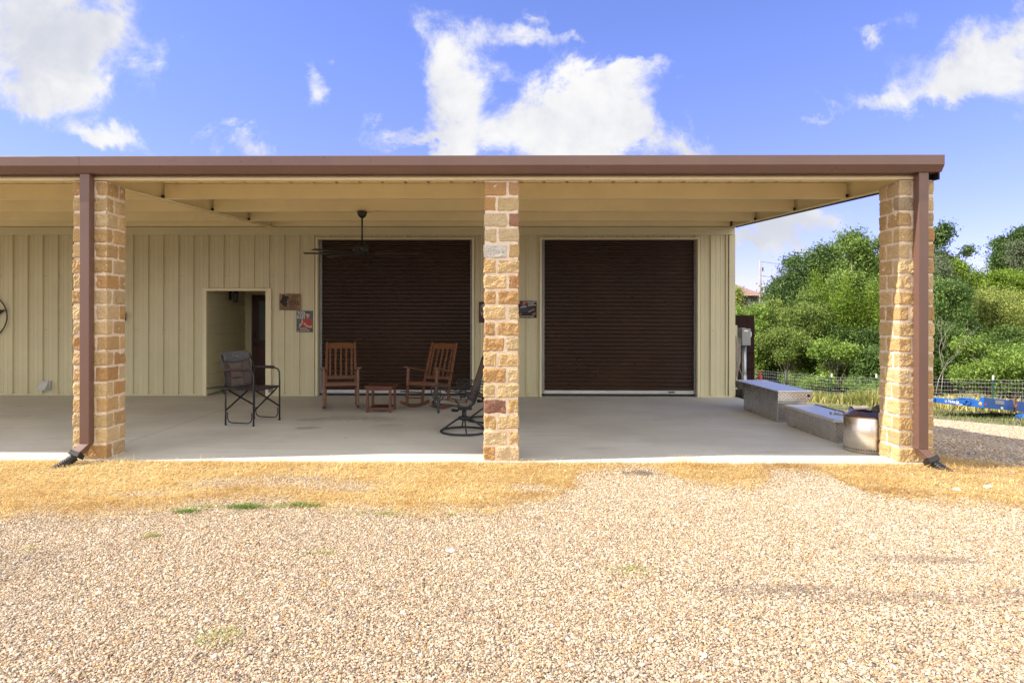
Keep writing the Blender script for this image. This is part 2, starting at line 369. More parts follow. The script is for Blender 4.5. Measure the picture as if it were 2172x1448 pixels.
# ------------------------------------------------------------------ mesh building
class MB:
    def __init__(s): s.v = []; s.f = []; s.mi = []; s.sm = []
    def add(s, vs, fs, mi=0, smooth=False):
        o = len(s.v); s.v += [tuple(q) for q in vs]
        for q in fs: s.f.append(tuple(o + i for i in q)); s.mi.append(mi); s.sm.append(smooth)
        return s
    def box(s, x0, x1, y0, y1, z0, z1, mi=0):
        vs = [(x, y, z) for z in (z0, z1) for y in (y0, y1) for x in (x0, x1)]
        return s.add(vs, [(0, 2, 3, 1), (4, 5, 7, 6), (0, 1, 5, 4), (2, 6, 7, 3), (0, 4, 6, 2), (1, 3, 7, 5)], mi)
    def bar(s, p0, p1, wd, th, side=(1, 0, 0), mi=0):
        """rectangular bar from p0 to p1; wd across `side`, th across the third axis"""
        p0 = Vector(p0); p1 = Vector(p1); d = (p1 - p0).normalized(); sd = Vector(side); sd = (sd - d * sd.dot(d)).normalized(); n = d.cross(sd)
        vs = []
        for p in (p0, p1):
            for a, b in ((-1, -1), (1, -1), (1, 1), (-1, 1)): vs.append(p + sd * (a * wd / 2) + n * (b * th / 2))
        return s.add(vs, [(3, 2, 1, 0), (4, 5, 6, 7), (0, 1, 5, 4), (1, 2, 6, 5), (2, 3, 7, 6), (3, 0, 4, 7)], mi)
    def tube(s, pts, r, n=8, mi=0, caps=True, closed=False, flat=1.0):
        pts = [Vector(p) for p in pts]; rr = r if hasattr(r, '__len__') else [r] * len(pts); vs = []; fs = []
        N = len(pts); prev = None
        for i, p in enumerate(pts):
            if closed: tg = pts[(i + 1) % N] - pts[i - 1]
            else: tg = pts[min(i + 1, N - 1)] - pts[max(i - 1, 0)]
            tg.normalize()
            if prev is None:
                a = Vector((0, 0, 1)) if abs(tg.z) < .9 else Vector((1, 0, 0)); u = (a - tg * a.dot(tg)).normalized()
            else: u = (prev - tg * prev.dot(tg)).normalized()
            prev = u; v = tg.cross(u)
            for k in range(n):
                a = 2 * math.pi * k / n; vs.append(p + u * (math.cos(a) * rr[i]) + v * (math.sin(a) * rr[i] * flat))
        for i in range(N if closed else N - 1):
            j = (i + 1) % N
            for k in range(n): fs.append((i * n + k, i * n + (k + 1) % n, j * n + (k + 1) % n, j * n + k))
        s.add(vs, fs, mi, True)
        if caps and not closed:
            o = len(s.v) - len(vs); s.f.append(tuple(o + k for k in range(n))[::-1]); s.mi.append(mi); s.sm.append(False)
            s.f.append(tuple(o + (N - 1) * n + k for k in range(n))); s.mi.append(mi); s.sm.append(False)
        return s
    def lathe(s, prof, c=(0, 0, 0), n=32, mi=0, smooth=True):
        vs = []; fs = []
        for r, z in prof:
            for k in range(n):
                a = 2 * math.pi * k / n; vs.append((c[0] + r * math.cos(a), c[1] + r * math.sin(a), c[2] + z))
        for i in range(len(prof) - 1):
            for k in range(n): fs.append((i * n + k, i * n + (k + 1) % n, (i + 1) * n + (k + 1) % n, (i + 1) * n + k))
        return s.add(vs, fs, mi, smooth)
    def prism(s, poly, fn, d0, d1, mi=0):
        """poly of 2D points; fn(a,b,d)->xyz"""
        n = len(poly); vs = [fn(a, b, d0) for a, b in poly] + [fn(a, b, d1) for a, b in poly]
        fs = [tuple(range(n))[::-1], tuple(range(n, 2 * n))] + [(i, (i + 1) % n, n + (i + 1) % n, n + i) for i in range(n)]
        return s.add(vs, fs, mi)
    def sheet(s, rows, mi=0, smooth=True):
        n = len(rows[0]); vs = [p for r in rows for p in r]
        fs = [(i * n + k, i * n + k + 1, (i + 1) * n + k + 1, (i + 1) * n + k) for i in range(len(rows) - 1) for k in range(n - 1)]
        return s.add(vs, fs, mi, smooth)
    def build(s, name, mats, parent=None, bevel=0, solid=0, fix=True):
        me = bpy.data.meshes.new(name); me.from_pydata(s.v, [], s.f)
        if not isinstance(mats, (list, tuple)): mats = [mats]
        for q in mats: me.materials.append(M[q])
        me.polygons.foreach_set('material_index', s.mi); me.polygons.foreach_set('use_smooth', s.sm)
        if fix:
            import bmesh
            bm = bmesh.new(); bm.from_mesh(me); bmesh.ops.recalc_face_normals(bm, faces=bm.faces); bm.to_mesh(me); bm.free()
        me.update()
        o = bpy.data.objects.new(name, me); COL.objects.link(o)
        if parent is not None: o.parent = parent
        if solid:
            md = o.modifiers.new('solid', 'SOLIDIFY'); md.thickness = solid; md.offset = 0
        if bevel:
            md = o.modifiers.new('bevel', 'BEVEL'); md.width = bevel; md.segments = 2; md.limit_method = 'ANGLE'; md.angle_limit = R(40)
        return o
def tag(o, label=None, cat=None, group=None, kind=None):
    if label: o['label'] = label
    if cat: o['category'] = cat
    if group: o['group'] = group
    if kind: o['kind'] = kind
    return o
def thing(name, label, cat, loc=(0, 0, 0), rz=0, group=None):
    o = bpy.data.objects.new(name, None); COL.objects.link(o); o.location = loc; o.rotation_euler = (0, 0, rz)
    o.empty_display_size = .1
    return tag(o, label, cat, group)
def big_mesh(name, V, F, mat, attrs=None, parent=None, k=4):
    """numpy arrays -> mesh object. F is (n,k)."""
    me = bpy.data.meshes.new(name)
    V = np.asarray(V, np.float32); F = np.asarray(F, np.int32); n = len(F)
    me.vertices.add(len(V)); me.vertices.foreach_set('co', V.ravel())
    me.loops.add(n * k); me.loops.foreach_set('vertex_index', F.ravel())
    me.polygons.add(n); me.polygons.foreach_set('loop_start', np.arange(0, n * k, k, dtype=np.int32))
    for nm, arr in (attrs or {}).items():
        a = me.attributes.new(nm, 'FLOAT', 'FACE' if len(arr) == n else 'POINT'); a.data.foreach_set('value', np.asarray(arr, np.float32))
    me.materials.append(M[mat]); me.update(calc_edges=True); me.validate()
    o = bpy.data.objects.new(name, me); COL.objects.link(o)
    if parent is not None: o.parent = parent
    return o
def lettering(txt, size, x, y, z, mat, parent, name='lettering', rot=(R(90), 0, 0), ext=.0008, sx=1.0, align='LEFT'):
    cu = bpy.data.curves.new('t', 'FONT'); cu.body = txt; cu.size = size; cu.extrude = ext; cu.align_x = align
    ob = bpy.data.objects.new('t', cu); COL.objects.link(ob)
    dg = bpy.context.evaluated_depsgraph_get()
    me = bpy.data.meshes.new_from_object(ob.evaluated_get(dg)); bpy.data.objects.remove(ob)
    me.materials.clear(); me.materials.append(M[mat])
    o = bpy.data.objects.new(name, me); COL.objects.link(o); o.parent = parent
    o.location = (x, y, z); o.rotation_euler = rot; o.scale = (sx, 1, 1)
    return o

# ------------------------------------------------------------------ the ground
def sstep(a, b, x):
    u = np.clip((x - a) / (b - a), 0, 1); return u * u * (3 - 2 * u)
def gz(x, y):
    x = np.asarray(x, float); y = np.asarray(y, float)
    s = np.maximum(sstep(4.9, 8.5, x), sstep(17, 24, y))
    drop = .088 * np.maximum(y + .8, 0); drop = np.where(y < 22, drop, .088 * 22.8)
    z = -.055 + .04 * sstep(-.8, -.05, y) * (1 - sstep(4.7, 5.2, x)) - s * np.minimum(drop, .088 * 22.8) - .012 * np.clip(x - 4.7, 0, 40) * sstep(4.7, 9, x) * sstep(30, 14, y)
    z = z + np.clip(y - 27, 0, 60) * .125 * sstep(26, 34, y)
    z = z + .012 * np.sin(x * 1.7 + y * .6) * sstep(-.2, -1.5, y) * .8
    z = z + .15 * np.sin(x * .11 + 1) * np.sin(y * .13) * sstep(24, 40, y)
    return z
SB = [(-40, -1.9), (-10, -1.95), (-6, -1.95), (-4.169, -1.846), (-3.04, -1.76), (-2.42, -1.31), (-1.49, -1.59), (-.67, -1.68), (-.07, -1.64), (.58, -1.17), (.86, -.35), (1.1, -.2), (1.58, -.2),
      (1.82, -.62), (2.42, -.89), (2.7, -.5), (2.89, -.22), (3.34, -.3), (3.41, -1.1), (3.94, -1.3), (4.48, -1.53), (6, -1.75), (10, -2.1), (40, -2.2)]
def straw_w(x, y):
    x = np.asarray(x, float); y = np.asarray(y, float)
    yb = np.interp(x, [p[0] for p in SB], [p[1] for p in SB])
    wv = sstep(-.42, .34, y - yb + .07 * np.sin(x * 9 + y * 6) + .05 * np.sin(x * 23 + 1 - y * 17) + .04 * np.sin(x * 41 + y * 31))
    wv = wv * (1 - sstep(-.25, .25, y - (.55 - (x - 5.2) * .9)) * (x > 4.7))
    for cx, cy, rx, ry in ((-2.1, -.75, .65, .26), (-2.75, -.85, .3, .18), (-1.5, -.95, .35, .2), (.25, -.95, .25, .15), (-3.3, -1.2, .3, .1)):
        wv = wv * (1 - .85 * np.exp(-(((x - cx) / rx) ** 2 + ((y - cy) / ry) ** 2) * 1.3))
    return np.clip(wv, 0, 1)
def axis(fine0, fine1, step, lo, hi):
    a = list(np.arange(fine0, fine1 + 1e-6, step)); s = step; x = fine1
    while x < hi: s *= 1.18; x += s; a.append(x)
    s = step; x = fine0
    while x > lo: s *= 1.18; x -= s; a.insert(0, x)
    return np.array(a)
gx = axis(-6.5, 9.0, .07, -600, 600); gy = axis(-5.2, 2.2, .07, -60, 900)
GX, GY = np.meshgrid(gx, gy); GZ = gz(GX, GY)
V = np.stack([GX, GY, GZ], -1).reshape(-1, 3); nx = len(gx); ny = len(gy)
ii, jj = np.meshgrid(np.arange(nx - 1), np.arange(ny - 1)); b0 = (jj * nx + ii).ravel()
F = np.stack([b0, b0 + 1, b0 + nx + 1, b0 + nx], -1)
x_, y_ = V[:, 0], V[:, 1]
grass_edge = 12.3 + (y_ - 8.4) * -.08
gw = np.maximum(sstep(-.3, .6, (x_ - grass_edge)) * sstep(-3, 4, y_), sstep(16.0, 18.5, y_ + .0 * x_))
gw = np.maximum(gw, .5 * np.exp(-(((x_ - 8.5) / 2.2) ** 2 + ((y_ - 10.5) / 2.6) ** 2)))
oldg = sstep(4.9, 5.6, x_) * sstep(-.6, .4, y_)
ground = big_mesh('ground', V, F, 'ground_soil', {'straw': straw_w(x_, y_), 'grass': gw, 'oldgravel': oldg})
ground.data.polygons.foreach_set('use_smooth', [True] * len(F))
tag(ground, 'tan gravel yard in front of the shop building, falling away to a brushy hillside', 'ground', kind='structure')

# pebbles as real stones in front of the porch
def geo_scatter(name, pts, scales, rots, ico_scale, mat, sub=1, jag=.35):
    me = bpy.data.meshes.new(name); me.vertices.add(len(pts)); me.vertices.foreach_set('co', np.asarray(pts, np.float32).ravel())
    a = me.attributes.new('sc', 'FLOAT_VECTOR', 'POINT'); a.data.foreach_set('vector', np.asarray(scales, np.float32).ravel())
    a = me.attributes.new('rt', 'FLOAT_VECTOR', 'POINT'); a.data.foreach_set('vector', np.asarray(rots, np.float32).ravel())
    me.materials.append(M[mat])
    o = bpy.data.objects.new(name, me); COL.objects.link(o)
    g = bpy.data.node_groups.new(name, 'GeometryNodeTree')
    g.interface.new_socket('Geometry', in_out='INPUT', socket_type='NodeSocketGeometry'); g.interface.new_socket('Geometry', in_out='OUTPUT', socket_type='NodeSocketGeometry')
    N = g.nodes; L = g.links
    gi = N.new('NodeGroupInput'); go = N.new('NodeGroupOutput')
    join = N.new('GeometryNodeGeometryToInstance')
    for k in range(5):
        ic = N.new('GeometryNodeMeshIcoSphere'); ic.inputs['Radius'].default_value = ico_scale; ic.inputs['Subdivisions'].default_value = sub
        sp = N.new('GeometryNodeSetPosition')
        nz = N.new('ShaderNodeTexNoise'); nz.noise_dimensions = '4D'; nz.inputs['W'].default_value = k * 7.3; nz.inputs['Scale'].default_value = .9 / ico_scale
        pz = N.new('GeometryNodeInputPosition')
        L.new(pz.outputs[0], nz.inputs['Vector'])
        s1 = N.new('ShaderNodeVectorMath'); s1.operation = 'SUBTRACT'; s1.inputs[1].default_value = (.5, .5, .5); L.new(nz.outputs['Color'], s1.inputs[0])
        s2 = N.new('ShaderNodeVectorMath'); s2.operation = 'SCALE'; s2.inputs[3].default_value = ico_scale * jag * 3; L.new(s1.outputs[0], s2.inputs[0])
        L.new(ic.outputs[0], sp.inputs[0]); L.new(s2.outputs[0], sp.inputs['Offset'])
        sm = N.new('GeometryNodeSetShadeSmooth'); L.new(sp.outputs[0], sm.inputs[0]); sm.inputs['Shade Smooth'].default_value = (sub > 1)
        st = N.new('GeometryNodeSetMaterial'); st.inputs['Material'].default_value = M[mat]; L.new(sm.outputs[0], st.inputs[0])
        L.new(st.outputs[0], join.inputs[0])
    mp_ = N.new('GeometryNodeMeshToPoints'); L.new(gi.outputs[0], mp_.inputs[0])
    ip = N.new('GeometryNodeInstanceOnPoints'); L.new(mp_.outputs[0], ip.inputs['Points']); L.new(join.outputs[0], ip.inputs['Instance'])
    ip.inputs['Pick Instance'].default_value = True
    ri = N.new('FunctionNodeRandomValue'); ri.data_type = 'INT'
    for s_ in ri.inputs:
        if s_.type == 'INT' and s_.name == 'Max': s_.default_value = 4
        if s_.type == 'INT' and s_.name == 'Min': s_.default_value = 0
    io_ = [s_ for s_ in ri.outputs if s_.type == 'INT'][0]; L.new(io_, ip.inputs['Instance Index'])
    for nm, sk in (('rt', 'Rotation'), ('sc', 'Scale')):
        na = N.new('GeometryNodeInputNamedAttribute'); na.data_type = 'FLOAT_VECTOR'; na.inputs['Name'].default_value = nm
        out = [s_ for s_ in na.outputs if s_.enabled and s_.name == 'Attribute'][0]
        L.new(out, ip.inputs[sk])
    L.new(ip.outputs[0], go.inputs[0])
    md = o.modifiers.new('scatter', 'NODES'); md.node_group = g
    return o
def in_view(x, y, pad=1.3):
    dd = y + 7.30
    return (dd > 2.2) & (np.abs(x + .07) < dd * .80 + pad)
NP = 1150000
px_ = rng.uniform(-7.2, 7.6, NP); py_ = rng.uniform(-5.0, .1, NP)
keep = in_view(px_, py_)
keep &= rng.random(NP) > straw_w(px_, py_) * .93
keep &= ~((py_ > -.05) & (px_ < 4.8))
px_, py_ = px_[keep], py_[keep]; n = len(px_)
sz = rng.lognormal(0, .40, n) * .0040; sz = np.clip(sz, .002, .014)
scl_ = np.stack([sz * rng.uniform(.9, 1.5, n), sz * rng.uniform(.8, 1.1, n), sz * rng.uniform(.5, .8, n)], -1)
pts = np.stack([px_, py_, gz(px_, py_) + sz * rng.uniform(-.1, .55, n)], -1)
rots = np.stack([rng.normal(0, .3, n), rng.normal(0, .3, n), rng.uniform(0, 6.28, n)], -1)
# the worn gravel drive beside the porch, thinner and coarser
nr = 150000; rx_ = rng.uniform(4.95, 12.6, nr); ry_ = rng.uniform(-.3, 12.5, nr)
k_ = (rx_ < 12.2 - (ry_ - 8.4) * .08) & (np.abs(rx_ + .07) < (ry_ + 7.3) * .82) & (rng.random(nr) > straw_w(rx_, ry_) * .9); rx_, ry_ = rx_[k_], ry_[k_]; nr = len(rx_)
s2 = rng.lognormal(0, .35, nr) * .0085
pts = np.concatenate([pts, np.stack([rx_, ry_, gz(rx_, ry_) + s2 * rng.uniform(-.2, .4, nr)], -1)])
scl_ = np.concatenate([scl_, np.stack([s2 * rng.uniform(.9, 1.5, nr), s2, s2 * rng.uniform(.5, .8, nr)], -1)])
rots = np.concatenate([rots, np.stack([rng.normal(0, .3, nr), rng.normal(0, .3, nr), rng.uniform(0, 6.28, nr)], -1)])
gravel = geo_scatter('gravel', pts, scl_, rots, 1.0, 'pebble', 1, .25)
tag(gravel, 'loose tan and white pea gravel covering the yard before the porch', 'gravel', kind='stuff')

def blades(name, X, Y, Z, H, W, lean, mat, az=None, v=None, seg=2, curl=.5):
    """ribbons: each blade a strip of `seg` quads"""
    n = len(X); az = rng.uniform(0, 6.283, n) if az is None else az
    v = rng.uniform(0, 1, n) if v is None else v
    dirx, diry = np.cos(az), np.sin(az); px, py = -diry, dirx
    V = np.zeros((n, (seg + 1) * 2, 3), np.float32)
    for k in range(seg + 1):
        u = k / seg; hor = H * np.sin(lean) * (u + curl * u * u) / (1 + curl); up = H * np.cos(lean) * (u - .45 * curl * u * u)
        wd = W * (1 - .75 * u)
        cx = X + dirx * hor; cy = Y + diry * hor; cz = Z + up
        V[:, 2 * k] = np.stack([cx - px * wd, cy - py * wd, cz], -1); V[:, 2 * k + 1] = np.stack([cx + px * wd, cy + py * wd, cz], -1)
    base_ = (np.arange(n) * (seg + 1) * 2)[:, None]
    F = np.concatenate([base_ + np.array([[2 * k, 2 * k + 1, 2 * k + 3, 2 * k + 2]]) for k in range(seg)], 1).reshape(-1, 4)
    return big_mesh(name, V.reshape(-1, 3), F, mat, {'v': np.repeat(v, seg)})
n = 250000
X = rng.uniform(-7, 7.5, n); Y = rng.uniform(-2.2, .8, n)
ww = straw_w(X, Y); nzv = np.sin(X * 7 + np.sin(Y * 11)) * .5 + np.sin(Y * 17 + X * 5) * .3
k = (rng.random(n) < ww * (.62 + .25 * nzv)) & ~((Y > -.035) & (X < 4.76)) & in_view(X, Y, .3)
X, Y = X[k], Y[k]; n = len(X)
ybx = np.interp(X, [p[0] for p in SB], [p[1] for p in SB])
tone = np.clip(.56 + .2 * np.sin(X * 1.3 + 1) * np.sin(Y * 2.7 + X) + .16 * np.sin(X * 4.1 + Y * 7) * np.sin(Y * 9 - X * 3) - .60 * np.exp(-((Y - ybx - .14) / .18) ** 2) * (.5 + .5 * np.sin(X * 1.9 + 1.2)) + rng.normal(0, .24, n), 0, 1)
H = rng.uniform(.025, .085, n) * (1 + .5 * (Y > -.25)); lean = np.clip(rng.normal(1.32, .22, n), .2, 1.55)
tall = rng.random(n) < .04; lean = np.where(tall, rng.uniform(.2, 1.0, n), lean)
st = blades('dry_grass', X, Y, gz(X, Y) + rng.uniform(0, .018, n), H, rng.uniform(.0011, .0026, n), lean, 'blade_straw', v=tone)
tag(st, 'dead golden grass lying flat along the front edge of the porch slab', 'dry grass', kind='stuff')
# the one dry tuft standing against the slab edge
def tuft(name, label, cat, x, y, n, h, spread, mat, wd=.0012, le=(.1, .9), grp=None):
    X = np.zeros(n) + rng.normal(0, spread, n); Y = rng.normal(0, spread * .6, n)
    o = blades(name, X, Y, np.zeros(n), rng.uniform(.45, 1, n) * h, np.full(n, wd), rng.uniform(le[0], le[1], n), mat)
    o.location = (x, y, float(gz(x, y))); return tag(o, label, cat, grp, 'stuff')
tuft('dry_tuft', 'straw coloured tuft of dry stalks standing against the slab edge right of the centre pillar', 'grass tuft', 1.98, -.10, 150, .17, .08, 'blade_straw')
GP = [(-2.63, -1.80, .10, .04, 260, 'small green grass patch leftmost of the row edging the dead grass'),
      (-2.55, -1.66, .16, .03, 150, 'thin green grass streak just behind the leftmost patch'),
      (-2.20, -1.67, .12, .05, 520, 'brightest green grass patch in the gravel before the left bay'),
      (-1.95, -1.65, .10, .04, 140, 'faint green grass patch beside the brightest patch'),
      (-1.72, -1.60, .14, .05, 380, 'green grass patch at the edge of the dead grass below the rockers'),
      (-1.18, -1.79, .05, .03, 50, 'tiny green grass sprig left of a wider faint patch'),
      (-.95, -1.80, .12, .04, 160, 'faint grass patch in the gravel between the table and the centre pillar'),
      (-.42, -1.81, .04, .02, 50, 'tiny green sprig in the gravel nearly in front of the centre pillar'),
      (-2.6, -2.41, .06, .03, 120, 'lone green grass sprig in open gravel on the left'),
      (-3.33, -2.67, .05, .03, 40, 'faint grass sprig in the gravel at the far left'),
      (-1.25, -2.76, .12, .03, 70, 'faint yellowish grass streak in the gravel left of centre'),
      (-1.45, -3.95, .13, .08, 170, 'yellow green grass patch in the foreground gravel'),
      (.80, -3.0, .16, .07, 150, 'yellowish weeds in the open gravel right of centre')]
gX, gY, gH, gV = [], [], [], []
for i, (x, y, sx_, sy_, n, lab) in enumerate(GP):
    faint = n < 200; n = int(n * (1.3 if faint else 2.0))
    gX.append(x + rng.normal(0, sx_ * .6, n)); gY.append(y + rng.normal(0, sy_ * .7, n)); gH.append(rng.uniform(.015, .045, n))
    gV.append(np.clip(rng.normal(.82 if faint else .42, .2, n), 0, 1))
gX, gY, gH, gV = map(np.concatenate, (gX, gY, gH, gV))
tag(blades('green_grass', gX, gY, gz(gX, gY) + .006, gH, np.full(len(gX), .0018), rng.uniform(.5, 1.45, len(gX)), 'blade_green', v=gV), 'thin green grass sprouting in small patches through the gravel', 'grass', kind='stuff')

def rock(x, y, r, lab):
    import bmesh
    bm = bmesh.new(); bmesh.ops.create_icosphere(bm, subdivisions=3, radius=r)
    for v in bm.verts:
        v.co *= 1 + .35 * noise.noise(v.co * (1.3 / r) + Vector((x * 9, y, 0))); v.co.z *= .6; v.co.x *= 1.25
    me = bpy.data.meshes.new('rock'); bm.to_mesh(me); bm.free(); me.materials.append(M['rock_white'])
    o = bpy.data.objects.new('rock', me); COL.objects.link(o); o.location = (x, y, float(gz(x, y)) + r * .35); tag(o, lab, 'rock', 'pale stones lying in the yard')
rock(4.29, -.97, .028, 'small white stone on the dead grass, nearer the right downspout')
rock(4.65, -.88, .034, 'larger white stone on the dead grass near the right edge of the picture')
rock(-.38, -2.67, .026, 'pale flat stone alone in the open gravel left of centre')

# ------------------------------------------------------------------ porch slab
SL = MB()
for x0, x1 in ((-16.5, -4.71), (-4.70, 4.76)):
    SL.box(x0, x1, -.03, 8.3 if x1 < 0 else 6.2, -.16, 0)
SL.box(-4.712, -4.698, -.02, 8.3, -.15, -.012)
SL.build('porch_slab', 'concrete', bevel=.006)
tag(bpy.data.objects['porch_slab'], 'grey concrete porch slab under the lean-to roof', 'slab', kind='structure')

# ------------------------------------------------------------------ the building
B = thing('metal_building', 'long cream ribbed metal shop with a lean-to porch, brown gutter and stone pillars', 'building')
YW = 6.0
def rib_profile(x0, x1):
    """R-panel: major ribs every 0.305, two minor ribs between; returns list of (x, y)"""
    P = []; p = .305; x = math.floor(x0 / p) * p - p
    pat = [(0, 0), (.010, -.036), (.036, -.036), (.046, 0), (.118, 0), (.124, -.005), (.138, -.005), (.144, 0), (.205, 0), (.211, -.005), (.225, -.005), (.231, 0)]
    pts = []
    while x < x1 + p:
        pts += [(x + a - .06, b) for a, b in pat]; x += p
    def yat(q):
        for (a, ya), (b, yb) in zip(pts, pts[1:]):
            if a <= q <= b: return ya + (yb - ya) * (q - a) / max(1e-9, b - a)
        return 0
    return [(x0, yat(x0))] + [q for q in pts if x0 < q[0] < x1] + [(x1, yat(x1))]
W_ = MB()
def panel(x0, x1, z0, z1, Y=YW):
    pr = rib_profile(x0, x1); W_.sheet([[(a, Y + b, z0) for a, b in pr], [(a, Y + b, z1) for a, b in pr]], smooth=False)
D1 = (-3.617, -.527); D2 = (.864, 3.955); DT = 3.134; AL = (-5.851, -4.661); AT = 2.101; XC = 4.69
panel(-16.5, AL[0] - .07, .02, 3.24); panel(AL[0] - .07, AL[1] + .11, AT + .06, 3.24); panel(AL[1] + .11, D1[0] - .05, .02, 3.24)
panel(D1[0] - .05, D1[1] + .05, DT + .04, 3.24); panel(D1[1] + .05, D2[0] - .05, .02, 3.24); panel(D2[0] - .05, D2[1] + .05, DT + .04, 3.24)
panel(D2[1] + .05, XC - .10, .02, 3.24)
p = .305; x = -10.37
while x < XC - .1:          # panel screws
    for z in (.06, 1.32, 2.4):
        for ddx in ((.0, .04) if int(round(x / p)) % 3 == 0 else (.0,)):
            if not any(a - .06 < x + ddx < b + .06 and z < top + .05 for a, b, top in ((*D1, DT), (*D2, DT), (*AL, AT))): W_.box(x + ddx - .005, x + ddx + .005, YW - .007, YW + .003, z - .005, z + .005, 1)
    x += p
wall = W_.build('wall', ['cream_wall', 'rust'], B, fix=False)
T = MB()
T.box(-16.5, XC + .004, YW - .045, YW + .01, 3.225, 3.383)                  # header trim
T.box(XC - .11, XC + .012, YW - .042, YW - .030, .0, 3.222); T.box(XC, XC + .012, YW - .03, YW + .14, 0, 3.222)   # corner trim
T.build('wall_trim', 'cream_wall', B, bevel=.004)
for x0, x1 in ((-16.5, AL[0] - .09), (AL[1] + .12, D1[0] - .06), (D1[1] + .06, D2[0] - .06), (D2[1] + .06, XC - .02)):
    MB().box(x0, x1, YW - .036, YW - .004, .0, .03).build('base_trim', 'cream_wall', B, bevel=.003)
side = MB(); pr = rib_profile(YW + .14, 20)
side.sheet([[(XC - b, a, .0) for a, b in pr], [(XC - b, a, 3.6) for a, b in pr]], smooth=False)
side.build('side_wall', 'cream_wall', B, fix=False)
core = MB(); core.box(-16.5, -16.4, YW + .1, 20, -.1, 3.7); core.box(-16.5, XC - .02, 19.9, 20, -.1, 3.7); core.box(-16.5, XC - .02, YW + .15, YW + .2, 3.14, 3.7)
core.build('rear_wall', 'cream_wall', B)
rf = MB(); rf.box(-16.8, XC + .1, 6.05, 20.2, 3.70, 3.74); rf.build('roof', 'brown_metal', B)

# openings
def opening_trim(name, x0, x1, z1, wdl, wdr, wt, jamb, z0=0):
    T = MB(); y0, y1 = YW - .052, YW - .012
    T.box(x0 - wdl, x0, y0, y1, z0, z1 + wt); T.box(x1, x1 + wdr, y0, y1, z0, z1 + wt); T.box(x0, x1, y0, y1, z1, z1 + wt)
    T.box(x0 - .012, x0 - .0, y1, YW + jamb, z0, z1); T.box(x1, x1 + .012, y1, YW + jamb, z0, z1); T.box(x0, x1, y1, YW + jamb, z1, z1 + .012)
    return T.build(name, 'cream_trim', B, bevel=.003)
for k, (a, b) in enumerate((D1, D2)):
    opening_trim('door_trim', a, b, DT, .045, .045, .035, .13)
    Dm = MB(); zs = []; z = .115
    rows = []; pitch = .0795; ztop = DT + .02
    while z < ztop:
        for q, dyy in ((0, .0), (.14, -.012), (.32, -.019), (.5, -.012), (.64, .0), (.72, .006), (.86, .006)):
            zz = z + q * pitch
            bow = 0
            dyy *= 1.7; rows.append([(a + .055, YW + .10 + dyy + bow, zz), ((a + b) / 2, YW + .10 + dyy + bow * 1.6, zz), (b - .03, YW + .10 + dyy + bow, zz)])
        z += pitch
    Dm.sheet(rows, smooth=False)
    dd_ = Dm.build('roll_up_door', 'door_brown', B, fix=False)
    tag(dd_, 'dark brown corrugated roll-up door ' + ('behind the rocking chairs' if k == 0 else 'with the empty floor in front of it'))
    for q0_, q1_ in ((a + .01, a + .062), (b - .038, b - .01)): MB().box(q0_, q1_, YW + .055, YW + .12, .05, DT).build('door_track', 'grey_steel', dd_)
    g = MB(); g.box(a + .045, b - .03, YW + .062, YW + .10, .052, .118); g.box(a + .045, b - .03, YW + .05, YW + .062, .052, .068)
    g.build('bottom_bar', 'door_bar', dd_, bevel=.003)
    g = MB(); g.box(a + .045, b - .03, YW + .066, YW + .096, .012, .05); g.build('weather_seal', 'black_plastic', dd_)
    g = MB(); g.box((a + b) / 2 + (1.0 if k else .1), (a + b) / 2 + (1.12 if k else .22), YW + .045, YW + .05, .075, .1); g.build('slide_lock', 'gunmetal', dd_)
    blk = MB(); blk.box(a - .1, b + .1, YW + .3, YW + .32, 0, 3.2); blk.build('inner_dark', 'soot_and_shade', dd_)  # black sheet standing for the unlit space behind the door
# entry alcove
opening_trim('entry_trim', AL[0], AL[1], AT, .075, .113, .055, .02)
A = MB(); YB = 8.05; HC = 2.55
zz = .02; rows = []
while zz < HC:
    A.add([(AL[0] - .012, YW, zz), (AL[0] - .012, YB, zz), (AL[0] + .0, YB, zz + .01), (AL[0] + .0, YW, zz + .01)], [(0, 1, 2, 3)])
    A.add([(AL[0] + .0, YW, zz + .01), (AL[0] + .0, YB, zz + .01), (AL[0] - .012, YB, zz + .2), (AL[0] - .012, YW, zz + .2)], [(0, 1, 2, 3)]); zz += .2
A.box(AL[1] + .6, AL[1] + .62, YW + .02, YB, 0, HC); A.box(AL[1] + .113, AL[1] + .6, YW + .1, YW + .12, 0, HC)
A.box(AL[0] - .02, AL[1] + .62, YW + .02, YB, HC, HC + .02)
A.box(AL[0] - .02, AL[0] + .14, YB, YB + .05, 0, HC); A.box(AL[0] + 1.07, AL[1] + .62, YB, YB + .05, 0, HC); A.box(AL[0] + .14, AL[0] + 1.07, YB, YB + .05, 2.10, HC)
A.build('alcove_wall', 'cream_wall', B, fix=False)
dx0 = AL[0] + .15
dr = MB(); dr.box(dx0, dx0 + .91, YB - .0, YB + .045, .02, 2.085)
for (x0, x1, z0, z1) in ((.13, .42, .15, .85), (.5, .79, .15, .85)):
    dr.box(dx0 + x0, dx0 + x1, YB - .012, YB, z0, z1); 
ed = dr.build('entry_door', 'entry_red', B, bevel=.006); tag(ed, 'dark red half-glass door inside the shaded alcove')
g = MB(); g.box(dx0 + .16, dx0 + .75, YB - .010, YB - .004, 1.05, 1.95); g.build('door_glass', 'entry_glass', ed)
g = MB()
for (x0, x1, z0, z1) in ((.13, .16, 1.02, 1.98), (.75, .78, 1.02, 1.98), (.16, .75, 1.02, 1.05), (.16, .75, 1.95, 1.98)): g.box(dx0 + x0, dx0 + x1, YB - .022, YB - .0, z0, z1)
g.build('glass_frame', 'entry_red', ed)
